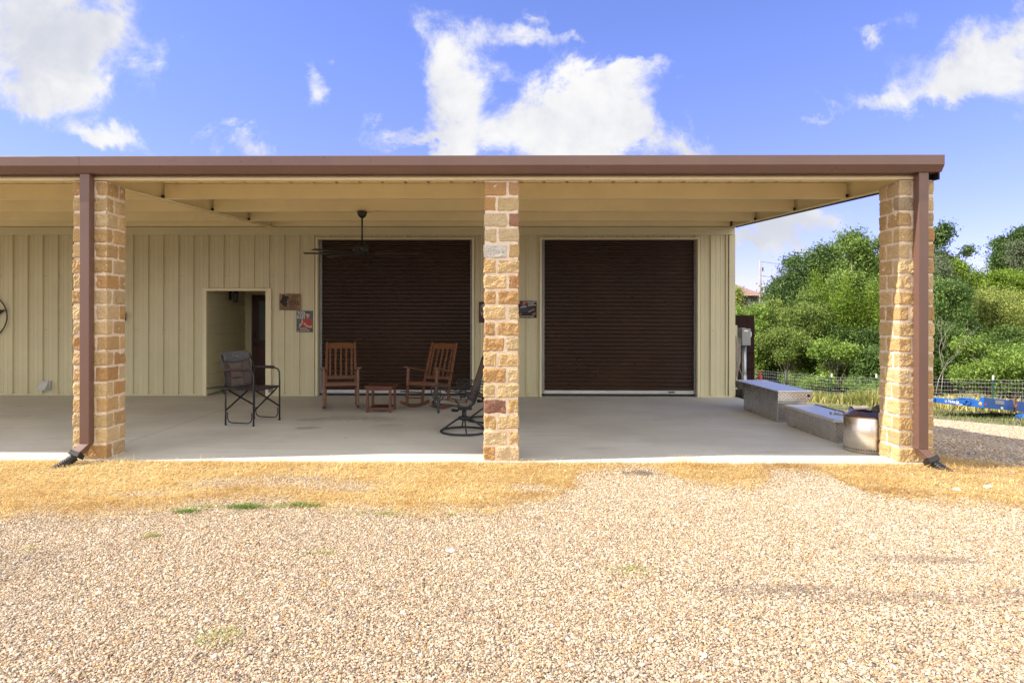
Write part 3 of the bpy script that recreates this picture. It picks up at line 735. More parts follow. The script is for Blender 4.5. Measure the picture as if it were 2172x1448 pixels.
MB().box(dx0 + .045, dx0 + .085, YB - .03, YB, 1.10, 1.22).build('door_lock', 'black_metal', ed); g = MB(); g.box(dx0 + .05, dx0 + .08, YB - .02, YB, .90, 1.0); g.tube([(dx0 + .065, YB - .02, .95), (dx0 + .065, YB - .06, .95), (dx0 + .15, YB - .06, .95)], .01)
g.build('door_handle', 'black_metal', ed)

# roof structure: slope up towards the wall
SLO = (3.383 - 3.079) / 6.0
zr = lambda y: 3.079 + SLO * y
XR = 4.69
def plate(mb, x0, x1, y0, y1, z0a, z0b, h, mi=0):
    vs = [(x0, y0, z0a), (x1, y0, z0a), (x0, y1, z0b), (x1, y1, z0b), (x0, y0, z0a + h), (x1, y0, z0a + h), (x0, y1, z0b + h), (x1, y1, z0b + h)]
    mb.add(vs, [(0, 2, 3, 1), (4, 5, 7, 6), (0, 1, 5, 4), (2, 6, 7, 3), (0, 4, 6, 2), (1, 3, 7, 5)], mi)
DK = MB(); pr = rib_profile(-16.8, XR + .02)
DK.sheet([[(a, -.12, zr(-.12) + .205 - b) for a, b in pr], [(a, 6.3, zr(6.3) + .205 - b) for a, b in pr]], smooth=False)
DK.sheet([[(a, -.12, zr(-.12) + .207 - b) for a, b in pr], [(a, 6.3, zr(6.3) + .207 - b) for a, b in pr]], smooth=False, mi=1)
DK.build('porch_roof', ['cream_metal', 'brown_metal'], B, fix=False)
for y in (1.55, 3.10, 4.66):
    for x0, x1 in ((-16.5, -4.60), (-4.495, 4.575)):
        pm = MB(); zb = zr(y)
        pm.box(x0, x1, y, y + .003, zb, zb + .20); pm.box(x0, x1, y + .003, y + .06, zb, zb + .003); pm.box(x0, x1, y + .003, y + .06, zb + .197, zb + .20); pm.box(x0, x1, y + .057, y + .06, zb + .003, zb + .02)
        pm.build('purlin', 'cream_metal', B)
    for x in (-4.525, 4.565): MB().box(x, x + .03, y - .02, y, zr(y) + .01, zr(y) + .05).build('purlin_clip', 'gunmetal', B)
pm = MB(); pm.box(-16.5, XR - .1, 5.93, 5.95, 3.39, 3.585); pm.build('ledger', 'cream_metal', B)
for x0, x1 in ((-4.60, -4.495), (4.58, XR)):
    rm = MB()
    plate(rm, x0, x1, .05, 5.94, zr(.05) - .004, zr(5.94) - .004, .008)
    xm = (x0 + x1) / 2 - .003
    plate(rm, xm, xm + .006, .05, 5.94, zr(.05) + .004, zr(5.94) + .004, .192)
    plate(rm, x0, x1, .05, 5.94, zr(.05) + .196, zr(5.94) + .196, .006)
    if x0 < 0:
        plate(rm, x0 + .0, x0 + .018, .05, 5.94, zr(.05) - .014, zr(5.94) - .014, .01)
    rm.build('rafter', 'cream_metal', B)
rk = MB(); plate(rk, XR + .002, XR + .014, -.1, 6.2, zr(-.1) - .012, zr(6.2) - .012, .26); plate(rk, XR - .01, XR + .012, .3, 5.9, zr(.3) - .022, zr(5.9) - .022, .009)
rk.build('rake_trim', 'frame_grey', B)
# eave strut with a rolled lower flange
ev = MB(); prof = [(.02, 3.29), (.02, 3.150)]
for k in range(9):
    a = math.pi * k / 8 / 2; prof.append((.02 - .045 * math.sin(a) * .55 - .0, 3.150 - .055 * (1 - math.cos(a)) * 0 - .06 * math.sin(a / 1) * (k / 8)))
prof = [(.02, 3.30), (.02, 3.155), (.014, 3.140), (.002, 3.127), (-.012, 3.118), (-.020, 3.106), (-.022, 3.092), (-.014, 3.083), (.0, 3.080), (.06, 3.080), (.06, 3.30)]
ev.prism(prof, lambda a, b, d_: (d_, a, b), -16.5, 4.60)
ev.build('eave_strut', 'cream_metal', B)
g = MB(); g.box(4.602, XR, .02, .10, 3.08, 3.20); g.build('strut_end', 'frame_grey', B)
# gutter in lengths, seams between
gp = [(-.10, 3.300), (-.176, 3.309), (-.18, 3.303), (-.18, 3.206), (-.13, 3.136), (.012, 3.136), (.012, 3.145), (-.126, 3.145), (-.172, 3.21), (-.172, 3.295), (-.10, 3.290)]
gm = MB()
for x0, x1 in ((-16.8, -7.40), (-7.398, -4.585), (-4.583, -1.435), (-1.433, 1.625), (1.627, 4.70)):
    gm.prism(gp, lambda a, b, d_: (d_, a, b), x0, x1)
gm.prism([(-.10, 3.300), (-.18, 3.309), (-.18, 3.206), (-.13, 3.136), (.012, 3.136), (.012, 3.30)], lambda a, b, d_: (d_, a, b), 4.70, 4.703)
gut = gm.build('gutter', 'brown_metal', B)
for x in (-6.2, -4.9, -3.7, -2.45, -.55, 0.4, 1.3, 2.5, 3.5, 4.3): MB().lathe([(.006, 0), (.006, .006), (.0, .008)], (x, -.15, 3.307), 6).build('gutter_screw', 'gunmetal', gut)
for xs in (-4.584, -1.434, 1.626):
    g = MB(); g.prism([(-.1815, 3.305), (-.1815, 3.205), (-.131, 3.1345), (-.10, 3.1345), (-.10, 3.136), (-.129, 3.137), (-.1795, 3.207), (-.1795, 3.305)], lambda a, b, d_: (d_, a, b), xs - .004, xs + .018); g.build('gutter_seam', 'brown_metal', gut)

# ------------------------------------------------------------------ stone pillars
PAL = [((.40, .26, .115), 5), ((.44, .305, .15), 5), ((.36, .21, .085), 2.6), ((.47, .345, .18), 3), ((.34, .185, .075), .7), ((.43, .32, .175), 2)]
prnd = random.Random(11)
def stone_col(palw=PAL):
    tot = sum(w_ for _, w_ in palw); r = prnd.random() * tot
    for c, w_ in palw:
        r -= w_
        if r <= 0: break
    k = prnd.uniform(.88, 1.12); return tuple(q * k for q in c)
def stone_block(mb, cols, x0, x1, y0, y1, z0, z1, seed, col, rough=1.0):
    """rough split-face block: subdivided box, corners rounded, faces chipped"""
    cx, cy, cz = (x0 + x1) / 2, (y0 + y1) / 2, (z0 + z1) / 2; hx, hy, hz = (x1 - x0) / 2, (y1 - y0) / 2, (z1 - z0) / 2
    st_ = .0125
    def axisv(h): n = max(3, int(round(2 * h / st_))); return [(-1 + 2 * i / n) for i in range(n + 1)]
    ax, ay, az = axisv(hx), axisv(hy), axisv(hz)
    idx = {}; vs = []; fs = []
    def vid(i, j, k):
        key = (i, j, k)
        if key in idx: return idx[key]
        u, v, w_ = ax[i], ay[j], az[k]
        p = Vector((u * hx, v * hy, w_ * hz)); rr = .013
        q = Vector((max(-hx + rr, min(hx - rr, p.x)), max(-hy + rr, min(hy - rr, p.y)), max(-hz + rr, min(hz - rr, p.z)))); dlt = p - q
        if dlt.length > 1e-6:
            nrm = dlt.normalized(); p = q + nrm * rr
        else: nrm = Vector((0, 0, 1))
        s = Vector((p.x + cx + seed * 3.1, p.y + cy, p.z + cz - seed))
        big = noise.noise(s * 14) * .009; med = abs(noise.noise(s * 38)) * -.010 + .004; fin = noise.noise(s * 85) * .0035
        # irregular outline, so the mortar joints are uneven
        ed_ = noise.noise(Vector((s.x * 22, s.z * 22, seed + 5))) * .004
        p = p + nrm * (big + med + fin + ed_) * rough
        vs.append((cx + p.x, cy + p.y, cz + p.z)); idx[key] = len(vs) - 1
        return idx[key]
    nx, ny, nz = len(ax) - 1, len(ay) - 1, len(az) - 1
    for i in range(nx):
        for k in range(nz):
            fs.append((vid(i, 0, k), vid(i + 1, 0, k), vid(i + 1, 0, k + 1), vid(i, 0, k + 1)))
            fs.append((vid(i, ny, k), vid(i, ny, k + 1), vid(i + 1, ny, k + 1), vid(i + 1, ny, k)))
    for j in range(ny):
        for k in range(nz):
            fs.append((vid(0, j, k), vid(0, j, k + 1), vid(0, j + 1, k + 1), vid(0, j + 1, k)))
            fs.append((vid(nx, j, k), vid(nx, j + 1, k), vid(nx, j + 1, k + 1), vid(nx, j, k + 1)))
    for i in range(nx):
        for j in range(ny):
            fs.append((vid(i, j, 0), vid(i, j + 1, 0), vid(i + 1, j + 1, 0), vid(i + 1, j, 0)))
            fs.append((vid(i, j, nz), vid(i + 1, j, nz), vid(i + 1, j + 1, nz), vid(i, j + 1, nz)))
    mb.add(vs, fs, 0, False); cols += [col] * len(vs)
def pillar(cx, flip, label, special, seed):
    hw = .178; n = 18; H = 3.074; ch = H / n; mj = .026
    mb = MB(); cols = []
    for c in range(n):
        z1 = H - c * ch - mj / 2; z0 = z1 - ch + mj
        a = hw * 2 * (.62 + .05 * prnd.uniform(-1, 1)); mir = (c % 2 == 1) ^ flip
        g_ = .027; tt = hw * 2 - a - g_
        # pinwheel of four stones: each covers one side's long part and its neighbour's end
        rects = [(-hw, -hw + a, -hw, -hw + tt), (hw - tt, hw, -hw, -hw + a), (hw - a, hw, hw - tt, hw), (-hw, -hw + tt, hw - a, hw)]
        for k, (x0, x1, y0, y1) in enumerate(rects):
            if mir: x0, x1 = -x1, -x0
            col = special.get((c, k)) or stone_col()
            o = prnd.uniform(-.004, .004); dz_ = prnd.uniform(-.003, .003)
            # push the outward faces out a little, stone by stone
            e = .008 + prnd.uniform(0, .007)
            X0 = x0 - (e if x0 <= -hw + 1e-6 else 0); X1 = x1 + (e if x1 >= hw - 1e-6 else 0)
            Y0 = y0 - (e if y0 <= -hw + 1e-6 else 0); Y1 = y1 + (e if y1 >= hw - 1e-6 else 0)
            stone_block(mb, cols, X0, X1, Y0, Y1, z0 + dz_, z1 + dz_, seed * 50 + c * 4 + k, col, 1.0)
    me = bpy.data.meshes.new('stone_pillar')
    o = mb.build('stone_pillar', 'sandstone', B, fix=False)
    a_ = o.data.attributes.new('stone', 'FLOAT_COLOR', 'POINT'); a_.data.foreach_set('color', np.array([(*c, 1) for c in cols], np.float32).ravel())
    o.location = (cx, .1816, 0); tag(o, label)
    # mortar, bulging unevenly from the joints
    mm = MB(); h2 = hw + .004; N = 14; NZ = 150
    def mp_(u, v, z, nrm):
        s = Vector((u * 9 + seed, v * 9, z * 9)); q = noise.noise(s * 1.6) * .005 + noise.noise(s * 4.5) * .005
        return (u + nrm[0] * q, v + nrm[1] * q, z)
    for (ux, uy, nxx, nyy) in ((1, 0, 0, -1), (0, 1, 1, 0), (-1, 0, 0, 1), (0, -1, -1, 0)):
        rows = []
        for iz in range(NZ + 1):
            z = H * iz / NZ
            rows.append([mp_(nxx * h2 + ux * h2 * (2 * i / N - 1), nyy * h2 + uy * h2 * (2 * i / N - 1), z, (nxx, nyy)) for i in range(N + 1)])
        mm.sheet(rows)
    mm.box(-h2, h2, -h2, h2, -.03, .0)
    mm.build('mortar', 'stone_mortar', o, fix=False)
    return o
P1 = pillar(-4.55, False, 'left stone pillar, mostly hidden by its brown downspout', {}, 1)
P2 = pillar(0.0, False, 'centre stone pillar standing clear, with one purplish block low down and one pale block near the top',
            {(14, 0): (.19, .092, .062), (14, 1): (.42, .27, .11), (4, 0): (.50, .47, .42), (4, 1): (.42, .28, .13), (2, 1): (.26, .135, .08), (2, 0): (.46, .36, .22), (0, 0): (.39, .22, .09), (0, 1): (.38, .23, .11),
             (3, 0): (.44, .34, .20), (3, 1): (.44, .34, .20), (5, 0): (.43, .30, .15), (9, 0): (.40, .245, .105), (10, 0): (.39, .225, .09), (6, 1): (.31, .16, .07), (1, 0): (.43, .32, .17), (16, 0): (.48, .37, .22), (17, 0): (.47, .36, .22), (13, 0): (.46, .34, .18), (15, 0): (.45, .33, .17)}, 2)
P3 = pillar(4.516, True, 'right stone pillar at the corner of the porch beside the fire pit', {(1, 0): (.32, .24, .15), (2, 0): (.34, .25, .14), (0, 3): (.35, .22, .10)}, 3)
# black scribble left on the pale block
g = MB()
sc_pts = [[(-.15, 2.33), (-.13, 2.36), (-.11, 2.35), (-.12, 2.31)], [(-.13, 2.36), (-.08, 2.37), (-.06, 2.365)], [(-.085, 2.345), (-.08, 2.31), (-.06, 2.30), (-.05, 2.32), (-.07, 2.33)], [(-.04, 2.33), (-.03, 2.30), (-.01, 2.30), (0, 2.33)], [(.01, 2.33), (.015, 2.30), (.03, 2.32), (.04, 2.345)]]
for l in sc_pts: g.tube([(a, -.1975, b - .02) for a, b in l], .0012, 5)
g.build('ink_mark', 'dark_print', P2)
# downspouts, elbows, corrugated drain pipes
def downspout(xc, sgn, zend, lab):
    g = MB(); g.box(xc - .053, xc + .053, -.115, -.018, zend, 3.137)
    o = g.build('downspout', 'brown_metal', B, bevel=.006); tag(o, lab)
    e = MB(); dxn = .055 * sgn
    a = [(-.053, -.115), (.053, -.115), (.053, -.018), (-.053, -.018)]
    vs = [(xc + p_[0], p_[1], zend + .002) for p_ in a] + [(xc + p_[0] + dxn, p_[1] - .075, zend - .085 + (.012 if p_[1] < -.1 else -.03)) for p_ in a]
    e.add(vs, [(0, 1, 2, 3), (7, 6, 5, 4), (0, 4, 5, 1), (1, 5, 6, 2), (2, 6, 7, 3), (3, 7, 4, 0)]); e.build('elbow', 'brown_metal', o, bevel=.004)
    k = MB(); c0 = Vector((xc + dxn, -.142, zend - .095)); dirv = Vector((.32 * sgn, -.42, -.80)).normalized()
    k.bar(c0 + dirv * -.012, c0 + dirv * .04, .125, .115, (1, 0, 0)); k.build('pipe_adapter', 'black_plastic', o, bevel=.006)
    pts = []; rr = []
    L_ = .33
    for i in range(61):
        u = i / 60; dv = Vector(((.60 + .1 * u) * sgn, -.60 - .15 * u, -.58)).normalized()
        p = c0 + dirv * .04 + dv * (u * L_) ; pts.append(p); rr.append(.046 + .0055 * math.sin(i * 2 * math.pi / 4.6))
    k = MB(); k.tube(pts, rr, 20); k.build('drain_pipe', 'black_plastic', o)
downspout(-4.545, -1, .19, 'left brown downspout, its drain pipe kicking out to the left')
downspout(4.525, 1, .165, 'right brown downspout, its drain pipe kicking out to the right')

# ------------------------------------------------------------------ things on the wall
def sign(name, lab, x0, x1, z0, z1, mat, th=.006, y=YW - .036):
    t_ = thing(name, lab, 'sign', ((x0 + x1) / 2, y, (z0 + z1) / 2)); w2 = (x1 - x0) / 2; h2 = (z1 - z0) / 2
    g = MB(); g.box(-w2, w2, -th, 0, -h2, h2); g.build('sign_board', mat, t_, bevel=.002); return t_, w2, h2, -th
def flat(mb, poly, y, mi=0, th=.001):
    mb.prism(poly, lambda a, b, d_: (a, d_, b), y, y - th, mi)
# weathered wooden look
mt, t = base_mat('sign_wood')
n = t.noise(t.obj, 9, 6, .7, .6)
t.L.new(t.ramp(n, [(.3, (.11, .055, .022)), (.5, (.21, .125, .065)), (.75, (.30, .20, .12))]), t.p.inputs['Base Color']); t.p.inputs['Roughness'].default_value = .7
simple('poster_blue', (.07, .095, .105), .5, 0, .1); simple('poster_brown', (.10, .05, .025), .5, 0, .1); simple('skin_print', (.52, .29, .19), .5, 0, .05)
simple('shirt_red', (.34, .035, .02), .5, 0, .08); simple('hair_dark', (.02, .012, .01), .5, 0, .1)
simple('sign_maroon', (.055, .008, .008), .5, 0, .15); simple('print_grey', (.30, .30, .30), .5, 0, .1); simple('print_navy', (.015, .025, .05), .45, 0, .2)
simple('print_orange', (.35, .12, .03), .5, 0, .3); simple('print_red', (.40, .10, .09), .5, 0, .2)
s_, w2, h2, yf = sign('bear_sign', 'small brown sign with a roaring bear head reading BEAR, beside the alcove', -4.385, -3.957, 1.715, 2.046, 'sign_wood')
g = MB()
bear = [(-.205, .005), (-.17, .055), (-.155, .10), (-.15, .145), (-.125, .15), (-.105, .125), (-.07, .118), (-.035, .105), (-.02, .085), (-.03, .065), (-.055, .06), (-.045, .035), (-.06, .01), (-.05, -.01), (-.03, -.01), (-.035, -.035), (-.06, -.055), (-.075, -.10), (-.12, -.085), (-.165, -.045)]
flat(g, bear, yf); g.build('bear_head', 'dark_print', s_)
for pl_ in ([(-.05, .06), (-.04, .035), (-.045, .055)], [(-.055, -.005), (-.035, .0), (-.045, -.02)]):
    g = MB(); flat(g, pl_, yf - .001); g.build('bear_tooth', 'white_print', s_)
for txt, sz_, x, z in (('MISS', .035, .085, .112), ("DON'T", .042, .085, .072), ('DISTURB A', .036, .075, .030), ('BEAR', .135, .085, -.07), ("DON'T FEED THE", .033, .0, -.106), ('CAMPFIRE CUB', .03, .0, -.143)):
    lettering(txt, sz_, x, yf - .001, z, 'dark_print', s_, align='CENTER', sx=.85 if txt != 'BEAR' else .66)
s_, w2, h2, yf = sign('tool_sign', 'tin sign headed TOOL RULES with a man in a red shirt', -4.042, -3.709, 1.280, 1.705, 'poster_blue')
g = MB(); flat(g, [(-.155, -.20), (.155, -.20), (.155, -.115), (-.155, -.06)], yf); g.build('sign_base', 'poster_brown', s_)
g = MB(); flat(g, [(-.02, .05), (.03, .07), (.06, .05), (.10, .06), (.145, .02), (.152, -.07), (.12, -.08), (.11, -.06), (.10, -.12), (-.03, -.10), (-.035, -.04), (-.06, -.04), (-.045, .02)], yf - .001); g.build('printed_shirt', 'shirt_red', s_)
g = MB()
flat(g, [(.03, .135), (.035, .165), (.06, .172), (.09, .165), (.098, .13), (.092, .10), (.078, .075), (.062, .045), (.045, .075), (.033, .10)], yf - .002)
flat(g, [(-.115, -.10), (-.105, -.06), (-.06, -.02), (-.07, .03), (-.05, .045), (-.03, .01), (-.035, -.03), (-.07, -.08), (-.09, -.105)], yf - .002)
flat(g, [(-.02, -.02), (.01, -.03), (.04, -.07), (.10, -.095), (.152, -.08), (.15, -.12), (.10, -.13), (.03, -.10), (-.015, -.06)], yf - .002); g.build('printed_figure', 'skin_print', s_)
g = MB(); flat(g, [(.028, .14), (.03, .175), (.055, .195), (.09, .19), (.105, .165), (.10, .135), (.094, .155), (.06, .168), (.035, .16)], yf - .003)
g.build('printed_hair', 'hair_dark', s_)
for pl_, nm_ in (([(.045, .128), (.055, .13), (.055, .126)], 'printed_eye'), ([(.075, .13), (.086, .128), (.075, .126)], 'printed_eye'), ([(.055, .093), (.078, .095), (.068, .088)], 'printed_mouth')):
    g = MB(); flat(g, pl_, yf - .003); g.build(nm_, 'hair_dark', s_)
for txt, sz_, x, z in (('TOOL', .095, -.150, .128), ('RULES', .090, -.158, .055)): lettering(txt, sz_, x, yf - .001, z, 'white_print', s_, sx=.66)
for txt, sz_, x, z in (("If you borrow tools", .024, -.13, -.13), ("take care of them", .024, -.10, -.150), ("when you are done", .024, -.08, -.17), ("Don't even look at them.", .028, -.15, -.195)): lettering(txt, sz_, x, yf - .001, z, 'white_print', s_, sx=.9)
s_, w2, h2, yf = sign('maroon_sign', 'dark maroon sign with a shield and script lettering, half hidden by the centre pillar', -.388, -.04, 1.474, 1.889, 'sign_maroon')
g = MB(); sh_ = [(-.14, .13), (-.10, .16), (.0, .175), (.10, .16), (.14, .13), (.14, .0), (.11, -.08), (.0, -.15), (-.11, -.08), (-.14, .0)]
flat(g, sh_, yf); flat(g, [(a * .93, b * .93) for a, b in sh_], yf - .001, 1); g.build('shield', ['print_grey', 'dark_print'], s_)
lettering('Gas', .13, -.125, yf - .002, .06, 'white_print', s_); lettering('&', .06, -.12, yf - .002, .0, 'print_grey', s_); lettering('MOTOR', .085, -.13, yf - .002, -.06, 'white_print', s_, sx=.8); lettering('SERVICE', .025, -.09, yf - .001, -.185, 'print_red', s_)
s_, w2, h2, yf = sign('car_sign', 'small printed sign of a dark muscle car before a flag, right of the centre pillar', .36, .762, 1.57, 1.909, 'dark_print')
g = MB()
flat(g, [(-.19, .16), (-.08, .16), (-.10, .09), (-.19, .06)], yf, 3)
flat(g, [(-.07, .155), (-.02, .165), (.0, .13), (-.03, .09), (-.09, .085)], yf, 1); flat(g, [(-.07, .13), (-.02, .14), (-.02, .125), (-.08, .11)], yf - .001, 4)
flat(g, [(.0, .155), (.19, .165), (.19, .14), (.0, .14)], yf, 0); flat(g, [(.02, .09), (.19, .10), (.19, .075), (.03, .06)], yf, 0); flat(g, [(.03, .075), (.19, .085), (.19, .078), (.03, .065)], yf - .001, 1)
flat(g, [(-.15, .02), (-.10, .07), (-.02, .08), (.02, .065), (.03, .0), (.02, -.05), (-.06, -.06), (-.15, -.06)], yf, 2)
flat(g, [(-.14, .02), (-.10, .065), (-.02, .075), (.01, .06), (-.02, .04), (-.10, .03)], yf - .001, 0)
flat(g, [(.02, .06), (.16, .03), (.18, -.0), (.05, -.045), (.03, -.02)], yf, 5); flat(g, [(.03, -.045), (.16, .012), (.17, .005), (.045, -.06)], yf - .001, 0)
flat(g, [(.10, -.11), (.13, -.07), (.15, -.09), (.17, -.04), (.185, -.11)], yf, 4); flat(g, [(-.17, -.10), (-.12, -.07), (-.08, -.10)], yf, 4)
g.build('printed_car', ['print_grey', 'print_red', 'print_navy', 'print_navy', 'print_orange', 'frame_grey'], s_)
g = MB(); el = [(.085 + .075 * math.cos(a * .3927), .122 + .03 * math.sin(a * .3927)) for a in range(16)]
flat(g, el, yf - .001, 0); flat(g, [((a - .085) * .9 + .085, (b - .122) * .84 + .122) for a, b in el], yf - .002, 1); g.build('oval_emblem', ['print_grey', 'print_navy'], s_)
lettering('Ford', .048, .085, yf - .0035, .108, 'white_print', s_, align='CENTER'); lettering('OUR ADVENTURES', .034, 0, yf - .001, -.152, 'white_print', s_, align='CENTER')

# wall vent
t_ = thing('wall_vent', 'grey plastic dryer vent hood low on the wall in the far left bay', 'vent', (-9.11, YW - .03, .20))
g = MB(); g.prism([(0, .085), (-.03, .085), (-.12, -.06), (-.12, -.085), (0, -.085)], lambda a, b, d_: (d_, a, b), -.095, .075); g.build('hood', 'plastic_grey', t_, bevel=.006)
g = MB(); g.box(-.10, .105, -.012, .0, -.09, .09); g.build('flange', 'plastic_grey', t_, bevel=.003)
# star in a ring
RC = (-10.325, YW - .045, 1.584); RR = .44
t_ = thing('metal_star', 'black metal star in a ring hanging on the wall at the left edge', 'wall decoration', RC)
g = MB(); g.tube([(RR * math.cos(a * R(7.5)), 0, RR * math.sin(a * R(7.5))) for a in range(48)], .012, 8, closed=True); g.build('ring', 'black_metal', t_)
g = MB(); pts = [(r_ * math.cos(R(18 + 36 * i)), r_ * math.sin(R(18 + 36 * i))) for i, r_ in ((i, RR if i % 2 == 0 else RR * .38) for i in range(10))]
vs = [(a, 0, b) for a, b in pts] + [(0, -.05, 0), (0, .02, 0)]
g.add(vs, [(i, (i + 1) % 10, 10) for i in range(10)] + [((i + 1) % 10, i, 11) for i in range(10)]); g.build('star', 'black_metal', t_)
# black switch box by the pillar
t_ = thing('wall_sconce', 'black box light on the wall, its edge showing right of the left pillar', 'wall light', (-7.545, YW - .03, 1.60))
g = MB(); g.box(-.06, .06, -.02, 0, -.10, .07); g.build('backplate', 'black_metal', t_, bevel=.004); g = MB(); g.box(-.05, .05, -.09, -.02, -.055, .055); g.build('lamp_housing', 'black_metal', t_, bevel=.008)
# lantern in the alcove
t_ = thing('lantern', 'black lantern with clear glass hanging on the dark alcove wall', 'wall light', (-5.84, 7.1, 2.02))
g = MB(); g.box(0, .02, -.05, .05, -.07, .12); g.bar((.01, 0, .10), (.13, 0, .14), .02, .02, (0, 1, 0)); g.build('bracket', 'black_metal', t_)
g = MB(); g.lathe([(.0, .15), (.03, .13), (.075, .08), (.07, .075), (.0, .075)], (.13, 0, 0), 6, smooth=False)
for k in range(6):
    a = k * math.pi / 3; g.bar((.13 + .06 * math.cos(a), .06 * math.sin(a), .08), (.13 + .05 * math.cos(a), .05 * math.sin(a), -.10), .01, .01)
g.lathe([(.0, -.10), (.055, -.10), (.04, -.12), (0, -.13)], (.13, 0, 0), 6, smooth=False); g.build('lantern_frame', 'black_metal', t_)
g = MB(); g.lathe([(.053, .075), (.045, -.10)], (.13, 0, 0), 6, smooth=False); g.build('lantern_glass', 'entry_glass', t_)

# ------------------------------------------------------------------ ceiling fan
FX, FY = -2.155, 3.10
zt = zr(3.10)
t_ = thing('ceiling_fan', 'dark bronze ceiling fan with long narrow blades on a down rod under the porch roof', 'ceiling fan', (FX, FY - .0, zt))
def fanpart(nm, fn): g = MB(); fn(g); return g.build(nm, 'gunmetal', t_, bevel=.0)
fanpart('canopy', lambda g: g.lathe([(.0, .0), (.075, .0), (.078, -.03), (.06, -.075), (.03, -.105), (.0, -.105)], n=24))
fanpart('down_rod', lambda g: g.tube([(0, 0, -.10), (0, 0, -.52)], .0135, 12))
fanpart('motor', lambda g: g.lathe([(.0, -.48), (.035, -.48), (.04, -.52), (.07, -.535), (.095, -.55), (.105, -.57), (.105, -.63), (.09, -.655), (.11, -.66), (.11, -.675), (.06, -.69), (.0, -.695)], n=28))
for k in range(8):
    a = R(184 + 45 * k); g = MB(); c, s = math.cos(a), math.sin(a)
    rows = []
    for i, r_ in enumerate((.09, .16, .24, .5, .9)):
        wd = (.022, .028, .045, .05, .05)[i]; tilt = .16
        rows.append([(c * r_ - s * wd * u, s * r_ + c * wd * u, -.665 + tilt * wd * u) for u in (-1, 0, 1)])
    g.sheet(rows); g.build('fan_blade', 'gunmetal', t_, solid=.004, fix=False)
g = MB(); g.tube([(FX + .075, FY, zt - .02), (FX + .22, FY - .01, zt + .004), (FX + .6, FY - .008, zt - .006), (-.2, FY - .008, zt - .004), (.6, FY - .008, zt - .006)], .004, 6)
o = g.build('fan_cable', 'cable_white'); tag(o, 'thin pale cable running from the ceiling fan along a purlin', 'cable')

